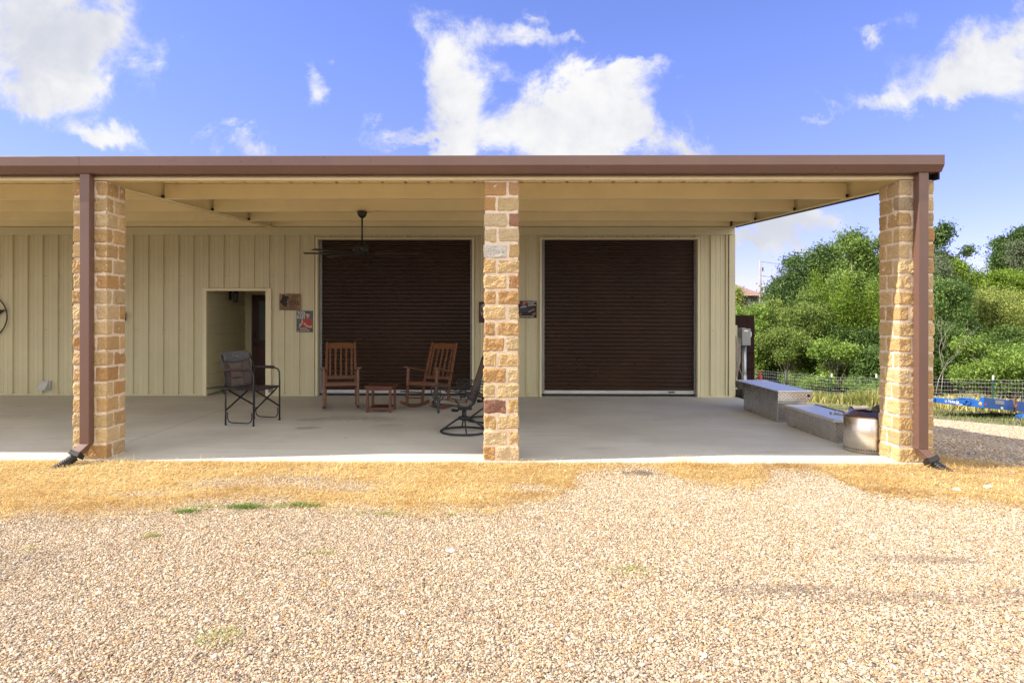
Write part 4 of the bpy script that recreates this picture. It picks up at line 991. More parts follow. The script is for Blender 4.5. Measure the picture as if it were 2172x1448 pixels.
# ------------------------------------------------------------------ rocking chairs
def rocker(x, y, ang, lean, label):
    t_ = thing('rocking_chair', label, 'rocking chair', (x, y, 0), ang, 'wooden rocking chairs before the roll-up door')
    # local: forward is -Y, width along X. rolled back by `lean`
    cl, sl = math.cos(lean), math.sin(lean)
    def P(a, b, c):   # rotate about x axis at ground
        c0 = c - .0; return (a, b * cl + c0 * sl * 1.0, c0 * cl - b * sl)
    W2 = .285
    def part(nm, fn, bev=.005):
        g = MB(); fn(g); return g.build(nm, 'rocker_wood', t_, bevel=bev)
    for sx_ in (-1, 1):
        rk_ = MB(); rows = []
        prof = []
        for i in range(15):
            yy = -.44 + .92 * i / 14; prof.append((yy, .006 + .30 * yy * yy))
        poly = prof + [(a, b + .055) for a, b in prof[::-1]]
        xw = sx_ * W2
        n_ = len(prof)
        for dx_ in (0,):
            vs = []
            for d_ in (xw - .019, xw + .019):
                vs += [P(d_, a, b) for a, b in poly]
            m_ = len(poly); fs = [(i, (i + 1) % m_, m_ + (i + 1) % m_, m_ + i) for i in range(m_)]
            fs += [(i, i + 1, m_ - 2 - i, m_ - 1 - i) for i in range(n_ - 1)] + [(m_ + i, m_ + m_ - 1 - i, m_ + m_ - 2 - i, m_ + i + 1) for i in range(n_ - 1)]
            rk_.add(vs, fs)
        rk_.build('runner', 'rocker_wood', t_, bevel=.004)
        part('front_leg', lambda g: g.bar(P(xw, -.255, .07), P(xw, -.265, .675), .042, .042))
        part('back_post', lambda g: (g.bar(P(xw * .93, .22, .06), P(xw * .9, .235, .46), .040, .042), g.bar(P(xw * .9, .235, .44), P(xw * .86, .44, 1.17), .042, .034)))
        part('armrest', lambda g: (g.bar(P(xw * 1.06, -.33, .690), P(xw * 1.0, .02, .668), .085, .024), g.bar(P(xw * 1.0, .01, .669), P(xw * .93, .31, .655), .06, .022)))
        for zz, w_ in ((.17, .022), (.27, .018)):
            part('side_rung', lambda g: g.bar(P(xw, -.24, zz), P(xw * .95, .22, zz - .01), .022, .022))
    for zz in (.185, .265): part('front_rung', lambda g: g.bar(P(-W2, -.255, zz), P(W2, -.255, zz), .022, .024))
    part('rear_rung', lambda g: g.bar(P(-W2 * .93, .22, .2), P(W2 * .93, .22, .2), .022, .024))
    # seat: curved slats along the width
    for sx_ in (-1, 1): part('seat_rail', lambda g: g.bar(P(sx_ * W2, -.26, .42), P(sx_ * W2 * .92, .23, .385), .03, .06))
    part('seat_front', lambda g: g.bar(P(-W2, -.265, .42), P(W2, -.265, .42), .06, .028, (0, 0, 1)))
    for i in range(10):
        yy = -.285 + i * .054; dz_ = .455 - .035 * math.sin((i + .5) / 10 * math.pi * .9) - .02 * i / 10
        part('seat_slat', lambda g: g.bar(P(-W2 * .98, yy, dz_), P(W2 * .98, yy, dz_), .044, .014, (0, 1, 0)), .003)
    # back: bottom rail, five slats, crest
    bk = lambda u, h: P(u, .235 + (h - .44) * .281, h)
    part('back_rail', lambda g: g.bar(bk(-W2 * .88, .535), bk(W2 * .88, .535), .055, .022, (0, 0, 1)))
    def crest(g):
        rows_b = []; rows_t = []
        for i in range(11):
            u = -1 + .2 * i; rows_b.append((u * W2 * .84, 1.055)); rows_t.append((u * W2 * .84, 1.145 + .022 * (1 - u * u)))
        poly = rows_b + rows_t[::-1]; m_ = len(poly)
        vs = [bk(a, b) for a, b in poly]; vs2 = [(v[0], v[1] + .022, v[2] - .004) for v in vs]
        fs = [(i, i + 1, m_ - 2 - i, m_ - 1 - i) for i in range(10)]
        fs2 = [(m_ + i, m_ + m_ - 1 - i, m_ + m_ - 2 - i, m_ + i + 1) for i in range(10)]
        g.add(vs + vs2, fs + fs2 + [(i, (i + 1) % m_, m_ + (i + 1) % m_, m_ + i) for i in range(m_)])
    part('crest_rail', crest, .003)
    for i in range(5):
        u = (-.66 + .33 * i) * W2
        part('back_slat', lambda g: g.bar(bk(u, .55), bk(u, 1.07), .034, .012, (1, 0, 0)), .003)
    return t_
rocker(-2.735, 4.18, R(13), R(5), 'upright slatted red-brown rocking chair left of the small table')
rocker(-1.22, 4.22, R(-25), R(6), 'slatted red-brown rocking chair turned left, right of the small table')

# small slatted side table
t_ = thing('side_table', 'small slatted red-brown wooden table between the two rocking chairs', 'side table', (-1.98, 3.87, 0), R(-3))
for sx_ in (-1, 1):
    for sy_ in (-1, 1):
        g = MB(); g.box(sx_ * .19 - .02, sx_ * .19 + .02, sy_ * .19 - .02, sy_ * .19 + .02, 0, .415); g.build('leg', 'table_wood', t_, bevel=.003)
g = MB(); g.box(-.235, .235, -.235, -.205, .415, .44); g.box(-.235, .235, .205, .235, .415, .44)
g.box(-.235, -.205, -.205, .205, .415, .44); g.box(.205, .235, -.205, .205, .415, .44)
for i in range(7): g.box(-.198 + i * .0585, -.198 + i * .0585 + .045, -.205, .205, .418, .437)
g.box(-.17, .17, -.20, -.18, .365, .412); g.box(-.17, .17, .18, .20, .365, .412); g.box(-.20, -.18, -.17, .17, .365, .412); g.box(.18, .20, -.17, .17, .365, .412)
g.build('tabletop', 'table_wood', t_, bevel=.002)
g = MB(); g.box(-.17, .17, -.20, -.18, .05, .085); g.box(-.17, .17, .18, .20, .05, .085)
for i in range(7): g.box(-.165 + i * .048, -.165 + i * .048 + .036, -.18, .18, .07, .085)
g.build('shelf', 'table_wood', t_, bevel=.002)

# ------------------------------------------------------------------ folding camp chair
# corners measured on the floor
Ab, Af, Bb, Bf = Vector((-3.995, 2.346, 0)), Vector((-3.551, 2.25, 0)), Vector((-3.801, 2.962, 0)), Vector((-3.368, 2.847, 0))
ctr = (Ab + Af + Bb + Bf) / 4
t_ = thing('camp_chair', 'folding camp chair in grey and brown fabric with a side tray', 'camp chair', ctr)
L_ = lambda v, z=0: (v - ctr) + Vector((0, 0, z))
fwA = (Af - Ab).normalized(); sdv = (Bb - Ab).normalized(); fr = .0125
def cpart(nm, mat, fn, **kw): g = MB(); fn(g); return g.build(nm, mat, t_, **kw)
for (b_, f_) in ((Ab, Af), (Bb, Bf)):
    cpart('side_frame', 'frame_grey', lambda g: (
        g.tube([L_(b_, .012), L_(b_, .40), L_(b_ - fwA * .01, .70), L_(b_ - fwA * .03, .775), L_(b_ + fwA * .04, .80), L_(f_ - fwA * .08, .80), L_(f_ - fwA * .03, .785), L_(f_ - fwA * .004, .74), L_(f_, .60), L_(f_, .012)], fr, 10),
        g.tube([L_(b_ + fwA * .03, .19), L_(b_ + fwA * .03, .10), L_(b_ + fwA * .055, .055), L_(b_ + fwA * .10, .04), L_(f_ - fwA * .10, .04), L_(f_ - fwA * .055, .055), L_(f_ - fwA * .03, .10), L_(f_ - fwA * .03, .19)], .009, 8)))
    cpart('arm_pad', 'fabric_mauve', lambda g: g.tube([L_(b_ + fwA * .0, .80), L_(b_ + fwA * .05, .812), L_(b_ + fwA * .34, .812)], .021, 10))
    for q in (b_, f_): cpart('foot', 'black_plastic', lambda g: g.tube([L_(q, 0), L_(q, .03)], .0155, 10))
for (p_, q_) in ((Ab, Bb), (Af, Bf)):
    cpart('cross_brace', 'black_metal', lambda g: (g.bar(L_(p_ - sdv * .01, .21), L_(q_ - sdv * .07, .50), .012, .022, fwA), g.bar(L_(q_ + sdv * .01, .21), L_(p_ + sdv * .07, .50), .012, .022, fwA)))
    cpart('seat_bar', 'black_metal', lambda g: g.bar(L_(p_ + sdv * .04, .515), L_(q_ - sdv * .04, .515), .02, .02, fwA))
rows = []
for i in range(9):
    u = i / 8; rows.append([L_(Ab.lerp(Af, u * 1.02) .lerp(Bb.lerp(Bf, u * 1.02), .05 + .9 * v_ / 10), .525 - .03 * math.sin(math.pi * v_ / 10) * math.sin(math.pi * u) + (.006 if v_ % 2 else 0)) for v_ in range(11)])
cpart('seat', 'fabric_mauve', lambda g: g.sheet(rows), solid=.022, fix=False)
# back: uprights and padded panels
upv = (Vector((0, 0, 1)) - fwA * .16).normalized()
for b_ in (Ab, Bb): cpart('back_upright', 'frame_grey', lambda g: g.tube([L_(b_, .52), L_(b_, .80), L_(b_ + upv * .30 * 0 - fwA * .075, 1.02)], .010, 8))
def backpt(s_, h, off=0.0):   # s_ 0..1 across, h height above floor
    base_ = Ab.lerp(Bb, s_); bow = -.045 * math.sin(math.pi * s_)
    return L_(base_ + fwA * (bow - .16 * (h - .5) + off), h)
def band(s0f, s1f, h0, h1, off, nh=8, ns=10, puff=.0):
    rows = []
    for i in range(nh + 1):
        h = h0 + (h1 - h0) * i / nh; a, b = s0f(h), s1f(h)
        rows.append([backpt(a + (b - a) * k / ns, h, off + puff * math.sin(math.pi * k / ns) ** .5 * math.sin(math.pi * (i + .01) / (nh + .02)) ** .5) for k in range(ns + 1)])
    return rows
inner0 = lambda h: .30 - .12 * ((h - .75) / .3) ** 2 - .04 * (h > .9); inner1 = lambda h: .72 + .10 * ((h - .75) / .3) ** 2
edge0 = lambda h: .03 + .10 * max(0, (.62 - h) / .12); edge1 = lambda h: .97 - .06 * max(0, (.62 - h) / .12)
for nm, mat, rws in (('back_panel', 'fabric_brown', band(edge0, inner0, .53, 1.045, .0, puff=.012)), ('back_panel', 'fabric_brown', band(inner1, edge1, .53, 1.045, .0, puff=.012)),
                     ('back_pad', 'fabric_tan', band(inner0, inner1, .775, .895, .008, puff=.016)), ('back_pad', 'fabric_tan', band(inner0, inner1, .665, .77, .008, puff=.018)), ('back_pad', 'fabric_tan', band(inner0, inner1, .54, .66, .008, puff=.018))):
    cpart(nm, mat, lambda g: g.sheet(rws), solid=.01, fix=False)
hr = []
for i in range(9):
    u = i / 8; row = []
    for k in range(13):
        s_ = k / 12; lo = .895 + .045 * (2 * s_ - 1) ** 2 * (1 if True else 0); hi = 1.055 + .012 * math.cos((2 * s_ - 1) * 1.5) - .02 * abs(2 * s_ - 1) ** 4
        row.append(backpt(.04 + .92 * s_, lo + (hi - lo) * u, .012 + .022 * math.sin(math.pi * (u * .96 + .02)) ** .6))
    hr.append(row)
cpart('headrest', 'fabric_grey', lambda g: g.sheet(hr), solid=.012, fix=False)
cpart('headrest_shell', 'fabric_grey', lambda g: g.sheet(band(edge0, edge1, .90, 1.055, -.012)), solid=.01, fix=False)
lt = lettering('Timber', .052, 0, 0, 0, 'print_grey', t_, 'embroidery')
pp = backpt(.36, .985, .046); axx = (Bb - Ab).normalized(); nn_ = fwA; zz_ = axx.cross(nn_) * -1
mm_ = Matrix((( axx.x, 0, fwA.x, pp.x), (axx.y, 0, fwA.y, pp.y), (0, 1, .15, pp.z), (0, 0, 0, 1))); lt.matrix_local = mm_
# the tray hinged outside the near arm
tl = MB(); outw = -sdv
q0 = L_(Ab - fwA * .10 + outw * .03, .575); q1 = L_(Af - fwA * .04 + outw * .03, .575)
tl.add([q0, q1, q1 + outw * .27 + fwA * -.03, q0 + outw * .27 + fwA * .02] + [Vector(v) - Vector((0, 0, .018)) for v in (q0, q1, q1 + outw * .27 + fwA * -.03, q0 + outw * .27 + fwA * .02)],
       [(0, 1, 2, 3), (7, 6, 5, 4), (0, 4, 5, 1), (1, 5, 6, 2), (2, 6, 7, 3), (3, 7, 4, 0)]); tl.build('side_tray', 'frame_grey', t_, bevel=.006)
cpart('tray_arm', 'black_metal', lambda g: (g.bar(q0 + Vector((.02, 0, -.02)), L_(Ab, .45), .012, .012), g.tube([L_(Ab, .56), L_(Ab, .62)], .022, 10)))
cpart('cup_pouch', 'print_grey', lambda g: g.tube([L_(Bf.lerp(Bb, .35) + sdv * .0, .50), L_(Bf.lerp(Bb, .35), .42)], [.045, .035], 10))

# ------------------------------------------------------------------ swivel patio chairs
def swivel(x, y, ang, label):
    t_ = thing('patio_chair', label, 'patio chair', (x, y, 0), ang, 'black iron swivel patio chairs behind the centre pillar')
    # local forward is -X
    def part(nm, mat, fn, **kw): g = MB(); fn(g); return g.build(nm, mat, t_, **kw)
    part('base_ring', 'iron', lambda g: g.tube([(.32 * math.cos(a * R(7.5)), .32 * math.sin(a * R(7.5)), .022) for a in range(48)], .014, 8, closed=True))
    for k in range(4):
        a = R(45 + 45 * 0 + 90 * k + 45); c, s = math.cos(a), math.sin(a)
        part('base_strut', 'iron', lambda g: g.tube([(c * .32, s * .32, .03), (c * .22, s * .22, .10), (c * .11, s * .11, .175), (c * .05, s * .05, .20)], .015, 8, flat=.7))
    part('hub', 'iron', lambda g: g.lathe([(0, .17), (.05, .17), (.085, .195), (.085, .215), (.035, .225), (.03, .31), (.06, .33), (.0, .33)], n=20))
    part('spring_block', 'iron', lambda g: (g.box(-.09, .10, -.07, .07, .315, .345), g.tube([(-.08, 0, .30), (-.16, 0, .30)], .016, 8), g.lathe([(0, -.022), (.028, -.02), (.028, .02), (0, .022)], (-.15, 0, .305), 10)))
    SW = .235
    # side frames: seat rail sweeping into the back
    line = [(-.42, .395), (-.385, .425), (-.2, .405), (-.02, .375), (.045, .38), (.085, .42), (.13, .54), (.19, .72), (.255, .92), (.285, 1.02)]
    for sy_ in (-1, 1): part('side_rail', 'iron', lambda g: g.tube([(a, sy_ * SW, b) for a, b in line], .014, 8))
    for a, b in (line[0], line[-1]): part('cross_rail', 'iron', lambda g: g.tube([(a, -SW, b), (a + (.02 if b > .9 else 0), 0, b + (.03 if b > .9 else 0)), (a, SW, b)], .013, 8))
    rows = [[(a, SW * v_ / 4, b + .008 - .012 * (1 - (v_ / 4) ** 2)) for v_ in range(-4, 5)] for a, b in line[1:6]]
    part('seat_sling', 'sling', lambda g: g.sheet(rows), solid=.006, fix=False)
    rows = [[(a + .012 * (1 - (v_ / 4) ** 2), SW * v_ / 4, b) for v_ in range(-4, 5)] for a, b in line[5:]]
    part('back_sling', 'sling_back', lambda g: g.sheet(rows), solid=.006, fix=False)
    for sy_ in (-1, 1):
        yy = sy_ * (SW + .055)
        part('front_post', 'iron', lambda g: (g.lathe([(.0, .30), (.012, .31), (.022, .34), (.014, .36), (.02, .40), (.028, .44), (.02, .46), (.024, .47), (.012, .48), (0, .48)], (-.37, yy, 0), 12), g.tube([(-.37, yy, .42), (-.37, sy_ * SW, .42)], .012, 8)))
        def arm(g):
            pts = [(-.37, .475), (-.415, .49), (-.44, .53), (-.43, .585), (-.385, .615), (-.315, .62), (-.22, .60), (-.05, .57), (.08, .58), (.17, .62)]
            g.tube([(a, yy, b) for a, b in pts], .010, 8)
            sp = []
            for i in range(22):
                u = i / 21; r_ = .062 * (1 - .72 * u); th = R(-90) + u * R(460); sp.append((-.362 + r_ * math.cos(th), yy, .535 + r_ * math.sin(th) + .0))
            g.tube(sp, .008, 8)
            g.tube([(.17, yy, .62), (.175, sy_ * SW, .67)], .010, 8)
            g.tube([(-.26, yy, .61), (-.25, yy, .55), (-.20, yy, .50), (-.08, yy, .48), (.10, yy, .50)], .007, 6)
            g.tube([(-.15, yy, .59), (-.12, yy, .55), (-.04, yy, .53), (.13, yy, .56)], .006, 6)
        part('armrest', 'iron', arm)
    part('under_brace', 'iron', lambda g: (g.tube([(.05, -SW, .405), (.05, 0, .34), (.05, SW, .405)], .012, 8), g.tube([(-.1, -SW, .42), (-.07, 0, .345), (-.1, SW, .42)], .012, 8), g.tube([(.07, 0, .335), (.14, 0, .40), (.19, 0, .55), (.23, 0, .70)], .012, 8)))
    return t_
swivel(-.49, 1.81, R(8), 'black iron swivel chair with a tan sling seat, nearer the porch edge')
swivel(-.17, 2.85, R(14), 'black iron swivel chair mostly hidden behind the nearer swivel chair and the pillar')

# ------------------------------------------------------------------ truck tool boxes and fire pit
t_ = thing('crossover_toolbox', 'tall aluminium diamond plate truck toolbox with an overhanging lid, at the slab edge', 'toolbox', (4.20, 2.76, 0))
LW = .505; H1 = .345; H2 = .476
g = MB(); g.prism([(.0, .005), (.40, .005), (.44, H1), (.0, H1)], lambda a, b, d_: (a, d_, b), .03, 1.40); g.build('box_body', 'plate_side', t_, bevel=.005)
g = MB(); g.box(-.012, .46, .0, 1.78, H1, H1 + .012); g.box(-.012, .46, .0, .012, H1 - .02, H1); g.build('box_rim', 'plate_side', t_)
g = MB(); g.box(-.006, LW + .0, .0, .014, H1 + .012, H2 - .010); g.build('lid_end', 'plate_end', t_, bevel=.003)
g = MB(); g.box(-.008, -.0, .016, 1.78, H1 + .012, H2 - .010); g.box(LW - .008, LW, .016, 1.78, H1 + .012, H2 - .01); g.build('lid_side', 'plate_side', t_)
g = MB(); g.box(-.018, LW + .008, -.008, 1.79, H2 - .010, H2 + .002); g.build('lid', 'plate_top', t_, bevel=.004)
g = MB(); g.tube([(LW - .055, -.004, H1 + .06), (LW - .055, .0, H1 + .06)], .022, 16); g.tube([(LW - .055, -.014, H1 + .06), (LW - .055, -.004, H1 + .06)], .010, 10); g.build('lock', 'black_metal', t_)
g = MB(); g.box(-.022, -.018, .95, 1.06, H2 - .04, H2 - .025); g.build('nameplate', 'galv', t_)
t_ = thing('low_toolbox', 'low aluminium diamond plate toolbox lying between the taller box and the fire pit', 'toolbox', (4.19, 1.10, 0))
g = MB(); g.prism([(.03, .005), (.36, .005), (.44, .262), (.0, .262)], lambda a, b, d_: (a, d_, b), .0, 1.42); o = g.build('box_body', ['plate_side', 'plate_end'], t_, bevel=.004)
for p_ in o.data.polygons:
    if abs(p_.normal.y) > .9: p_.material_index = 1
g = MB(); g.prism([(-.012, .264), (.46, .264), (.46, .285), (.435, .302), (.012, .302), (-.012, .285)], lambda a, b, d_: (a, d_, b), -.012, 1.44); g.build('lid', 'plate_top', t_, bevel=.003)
g = MB(); g.box(.435, .455, .02, 1.42, .303, .313); g.build('lid_seal', 'black_plastic', t_)
g = MB(); g.tube([(.21, .42, .312), (.19, .47, .32), (.22, .52, .312)], .012, 8); g.tube([(.22, .45, .315), (.30, .40, .32), (.40, .30, .33), (.46, .22, .325)], .006, 6); g.tube([(.25, .50, .31), (.32, .52, .37), (.41, .42, .385), (.46, .28, .35)], .006, 6)
g.tube([(.22, .45, .31), (.24, .34, .312), (.33, .22, .312), (.44, .16, .318)], .005, 6)
o = g.build('bent_wire', 'galv'); o.location = (4.19, 1.10, .0); tag(o, 'bent grey wire lying on the low toolbox lid by the fire pit', 'wire')
t_ = thing('fire_pit', 'round stainless steel smokeless fire pit with a row of small holes near its base', 'fire pit', (4.375, .665, 0))
RP = .268
g = MB(); g.lathe([(RP - .01, .004), (RP, .008), (RP, .415), (RP - .006, .42)], n=72); g.build('drum', 'stainless', t_, fix=False)
g = MB(); g.lathe([(RP - .002, .405), (RP + .004, .412), (RP + .002, .422), (RP - .03, .43), (RP - .075, .47), (RP - .085, .472), (RP - .088, .46), (RP - .088, .40)], n=72); g.build('rim', 'firepit_rim', t_, fix=False)
g = MB(); g.lathe([(RP - .09, .46), (RP - .09, .06), (0, .06)], n=48); g.build('inner_drum', 'soot_and_shade', t_, fix=False)
g = MB()
for k in range(64):
    a = 2 * math.pi * k / 64; c, s = math.cos(a), math.sin(a); cc = Vector((c * (RP + .0005), s * (RP + .0005), .042)); tn = Vector((-s, c, 0))
    g.add([cc + tn * (.0068 * math.cos(q * math.pi / 4)) + Vector((0, 0, .0068 * math.sin(q * math.pi / 4))) + Vector((c, s, 0)) * .0008 for q in range(8)], [tuple(range(8))])
g.build('air_holes', 'soot_and_shade', t_, fix=False)  # flat black discs, the shade inside each hole painted on
# crumpled dark bag over the rim
import bmesh
bm = bmesh.new(); bmesh.ops.create_icosphere(bm, subdivisions=5, radius=.125)
for v in bm.verts:
    q = v.co.copy(); v.co = Vector((q.x * 1.1, q.y * 1.0, q.z * .5)); s = q * 11
    v.co *= 1 + .35 * noise.noise(s * .6) + .18 * abs(noise.noise(s * 1.6)) + .07 * noise.noise(s * 4)
me = bpy.data.meshes.new('cover_bag'); bm.to_mesh(me); bm.free(); me.materials.append(M['bag'])
o = bpy.data.objects.new('cover_bag', me); COL.objects.link(o); o.location = (4.53, .60, .492); o.rotation_euler = (0, R(-8), R(20)); tag(o, 'crumpled dark cover bag draped over the fire pit rim', 'bag')

# ------------------------------------------------------------------ meter, conduit, coil, gate at the far corner
t_ = thing('electric_meter', 'grey electric meter box on a conduit at the building corner', 'electric meter', (5.2, 6.82, -.05))
g = MB(); g.box(-.095, .085, -.14, .14, 1.05, 1.40); g.box(-.10, .0, -.1, .1, 1.40, 1.415); g.build('meter_box', 'grey_steel', t_, bevel=.005)
g = MB(); g.lathe([(.085, 0), (.085, .02), (.07, .045), (0, .05)], n=24); o = g.build('meter_dial', 'meter_glass', t_); o.rotation_euler = (0, R(90), 0); o.location = (.085, 0, 1.28)
g = MB(); g.tube([(0, 0, 0), (0, 0, 1.05)], .045, 16); g.tube([(0, 0, 0), (0, 0, .42)], .055, 16); g.build('conduit', 'galv', t_)
g = MB(); g.box(-.05, .03, -.142, -.141, 1.34, 1.37); g.build('meter_label', 'white_print', t_)
o = MB().box(4.97, 5.03, 6.75, 6.85, -.1, 1.42).build('wooden_post', 'cream_wall'); tag(o, 'pale square post between the meter box and the coiled cables', 'post')
t_ = thing('breaker_box', 'grey breaker box behind the coiled cables at the building corner', 'breaker box', (4.86, 6.9, 1.2))
MB().box(-.14, .10, -.05, .05, -.22, .16).build('cabinet', 'grey_steel', t_, bevel=.004); MB().box(-.13, .09, -.056, -.05, -.21, .15).build('cabinet_door', 'grey_steel', t_, bevel=.002)
g = MB()
for k in range(9):
    o_ = (k - 4) * .016; w_ = .09 + .012 * (k % 3); zt_ = 1.25 - .02 * (k % 4); zb_ = .30 + .04 * (k % 5)
    g.tube([(4.80 + o_ * .3, 6.5 + o_, zt_ - .1), (4.84 + o_ * .3, 6.5 + o_, zt_), (4.84 + w_ + o_, 6.5 + o_, zt_ - .12), (4.85 + w_ + o_, 6.5 + o_, .7), (4.82 + w_ + o_ * .5, 6.5 + o_, zb_), (4.78 + o_, 6.5 + o_, zb_ + .05)], .009, 6)
g.tube([(4.84, 6.45, .9), (4.93, 6.42, .6), (5.03, 6.40, .30)], .009, 6)
o = g.build('cable_coil', 'rope'); tag(o, 'loops of grey cable hanging at the building corner beside the meter', 'cable coil')
g = MB()
g.tube([(4.93 + .13 * math.cos(a * R(30)), 6.0 + .16 * math.sin(a * R(30)), .155 + .0025 * a) for a in range(72)], .013, 6)
o = g.build('hose_coil', 'hose_grey'); tag(o, 'coiled grey hose on a black crate behind the tall toolbox', 'hose')
o = MB().box(4.79, 5.10, 5.82, 6.2, -.06, .14).build('crate', 'black_plastic', bevel=.01); tag(o, 'black crate on the ground at the building corner under the hose', 'crate')
t_ = thing('steel_gate', 'dark brown boarded gate panel standing beyond the meter', 'gate', (5.55, 9.2, float(gz(5.9, 9.2))))
g = MB()
for k in range(8): g.box(-.80 + k * .199, -.80 + k * .199 + .195, 0, .02, .05, 1.70 - float(gz(5.9, 9.2)) - .06)
g.build('boards', 'gate_brown', t_, bevel=.003)
g = MB()
for z_ in (.55, .95, 1.35): g.box(-.80, .79, -.04, 0, z_, z_ + .04)
g.build('rails', 'gate_brown', t_)
g = MB(); g.tube([(-.5, 0, 1.95), (-.5, 0, 2.06), (.28, 0, 2.06), (.28, 0, 1.95)], .02, 8); g.build('top_bar', 'gunmetal', t_)

# ------------------------------------------------------------------ fence, hydrant, trailer, culvert
def unpix(px, D):      # direction helper used for far things: returns X at distance D ahead for a bearing
    return (math.tan(math.atan((px - 1031.41) / 1410.61) - .0126)) * D - .0746
def fence_pt(s):   # s 0..1 from far left to near right
    a = Vector((12.0, 26.3)); b = Vector((21.6, 10.7)); q = a.lerp(b, s); return q.x, q.y
FEN = thing('wire_fence', 'woven wire fence on steel posts along the brush', 'fence', (0, 0, 0))
gw_ = MB(); N_ = 90; hts = [0.03, .13, .23, .34, .45, .57, .70, .85, 1.0, 1.12]
pts = [fence_pt(i / N_) for i in range(N_ + 1)]; zg = [float(gz(x, y)) for x, y in pts]
for h in hts:
    gw_.tube([(x, y, z + h) for (x, y), z in zip(pts, zg)], .003, 4, caps=False)
for i in range(N_):
    for q in (0, .5):
        x = pts[i][0] * (1 - q) + pts[i + 1][0] * q; y = pts[i][1] * (1 - q) + pts[i + 1][1] * q; z = zg[i]
        gw_.tube([(x, y, z + .03), (x, y, z + 1.12)], .0026, 4, caps=False)
gw_.build('wire_mesh', 'wire', FEN, fix=False)
def fence_s(px):
    return min((i / 400 for i in range(401)), key=lambda q: abs(fence_pt(q)[0] + .0746 - math.tan(math.atan((px - 1031.41) / 1410.61) - .0126) * (fence_pt(q)[1] + 7.3)))
for s_, kind in ((fence_s(1668), 'b'), (fence_s(1765), 't'), (fence_s(1860), 't'), (fence_s(1960), 't'), (fence_s(2105), 't'), (.8, 't')):
    x, y = fence_pt(s_); z = float(gz(x, y))
    if kind == 't':
        g = MB(); g.box(x - .02, x + .02, y - .005, y + .005, z - .1, z + 1.12); g.box(x - .004, x + .004, y - .03, y + .0, z - .1, z + 1.12)
        o = g.build('post', 'tpost_green', FEN); g = MB(); g.box(x - .024, x + .024, y - .032, y + .008, z + 1.12, z + 1.28); g.build('post_tip', 'white_print', o)
    else:
        g = MB(); g.tube([(x, y, z - .1), (x, y, z + 1.28)], .06, 10); g.build('post', 'frame_grey', FEN)
hx = unpix(1613, 24); hy = 24 - 7.3; hz = float(gz(hx, hy))
t_ = thing('yard_hydrant', 'red yard hydrant standing by the fence beyond the gate', 'hydrant', (hx, hy, hz))
g = MB(); g.tube([(0, 0, 0), (0, 0, .95)], .03, 8); g.build('standpipe', 'galv', t_)
g = MB(); g.lathe([(0, .92), (.06, .92), (.075, 1.0), (.05, 1.12), (.03, 1.2), (0, 1.2)], n=12); g.bar((0, 0, 1.05), (.14, 0, .97), .05, .05); g.bar((0, 0, 1.18), (-.05, 0, 1.36), .03, .05); g.bar((.0, 0, .70), (.03, 0, .95), .08, .08); g.build('hydrant_head', 'red_paint', t_)
# fallen grey culvert pipe
cx0 = unpix(1806, 21.5); cy0 = 21.5 - 7.3
g = MB(); g.tube([(0, 0, .08), (.62, .22, .07)], .095, 16, caps=False); g.tube([(0, 0, .08), (.02, .007, .08)], .085, 16, mi=1)  # black plug painted as the shade in the pipe's mouth
o = g.build('culvert_pipe', ['pole_wood', 'soot_and_shade']); o.location = (cx0, cy0, float(gz(cx0, cy0)) + .03); tag(o, 'short grey culvert pipe lying in the grass by the fence', 'pipe')

# blue tilt trailer
cz_ = -.62
C0 = Vector((unpix(2087, 19), 19 - 7.3, -.66)); L0 = Vector((unpix(1965, 20.4), 20.4 - 7.3, -.90)); R0 = Vector((unpix(2230, 21.3), 21.3 - 7.3, -1.16))
t_ = thing('blue_trailer', 'low blue equipment trailer frame parked in the grass beyond the gravel', 'trailer', C0)
dl = (L0 - C0); dl.z = 0; lenA = dl.length; dl.normalize(); tiltA = (-.10) / lenA
dr_ = (R0 - C0); lenB = dr_.length; dr_.normalize()
nA = Vector((dl.y, -dl.x, 0)); nA = nA if nA.y < 0 else -nA
fA = lambda a, b, d_: Vector((0, 0, 0)) + dl * a + Vector((0, 0, b)) + nA * (-d_)
K = lenA / 1.95
polyA = [(0, -.30), (0, .0), (.06, .015), (.10, .0), (.13, -.10), (.22, -.135), (.33, -.08), (.42, -.06), (.72, -.06), (.83, -.11), (.90, -.145), (1.30, -.15), (1.95, -.155), (1.95, -.29), (1.2, -.30)]
g = MB(); g.prism([(a * K, b) for a, b in polyA], fA, 0, .09); o = g.build('side_beam', 'blue_paint', t_, bevel=.006)
def onA(nm, mat, fn): q = MB(); fn(q); return q.build(nm, mat, t_)
onA('ramp_hinge', 'blue_paint', lambda q: (q.tube([fA(.50 * K + .07 * math.cos(a * R(30)) , -.19 + .06 * math.sin(a * R(30)), -.03) for a in range(12)], .012, 6, closed=True), q.prism([(.56 * K, -.22), (.70 * K, -.22), (.70 * K, -.20), (.59 * K, -.20), (.59 * K, -.13), (.56 * K, -.13)], fA, -.05, 0), q.prism([(1.62 * K, -.15), (1.70 * K, -.15), (1.70 * K, -.24), (1.84 * K, -.24), (1.84 * K, -.26), (1.62 * K, -.26)], fA, -.05, 0)))
disc = lambda q, c, u, v, r, n=14: q.add([c + u * (r * math.cos(2 * math.pi * k / n)) + v * (r * math.sin(2 * math.pi * k / n)) for k in range(n)] + [c + (nA if abs(u.dot(dl)) > .9 else Vector((0, 0, 0))) * .02], [(k, (k + 1) % n, n) for k in range(n)])
onA('amber_lamp', 'amber', lambda q: disc(q, fA(.085, -.19, -.005), dl, Vector((0, 0, 1)), .045))
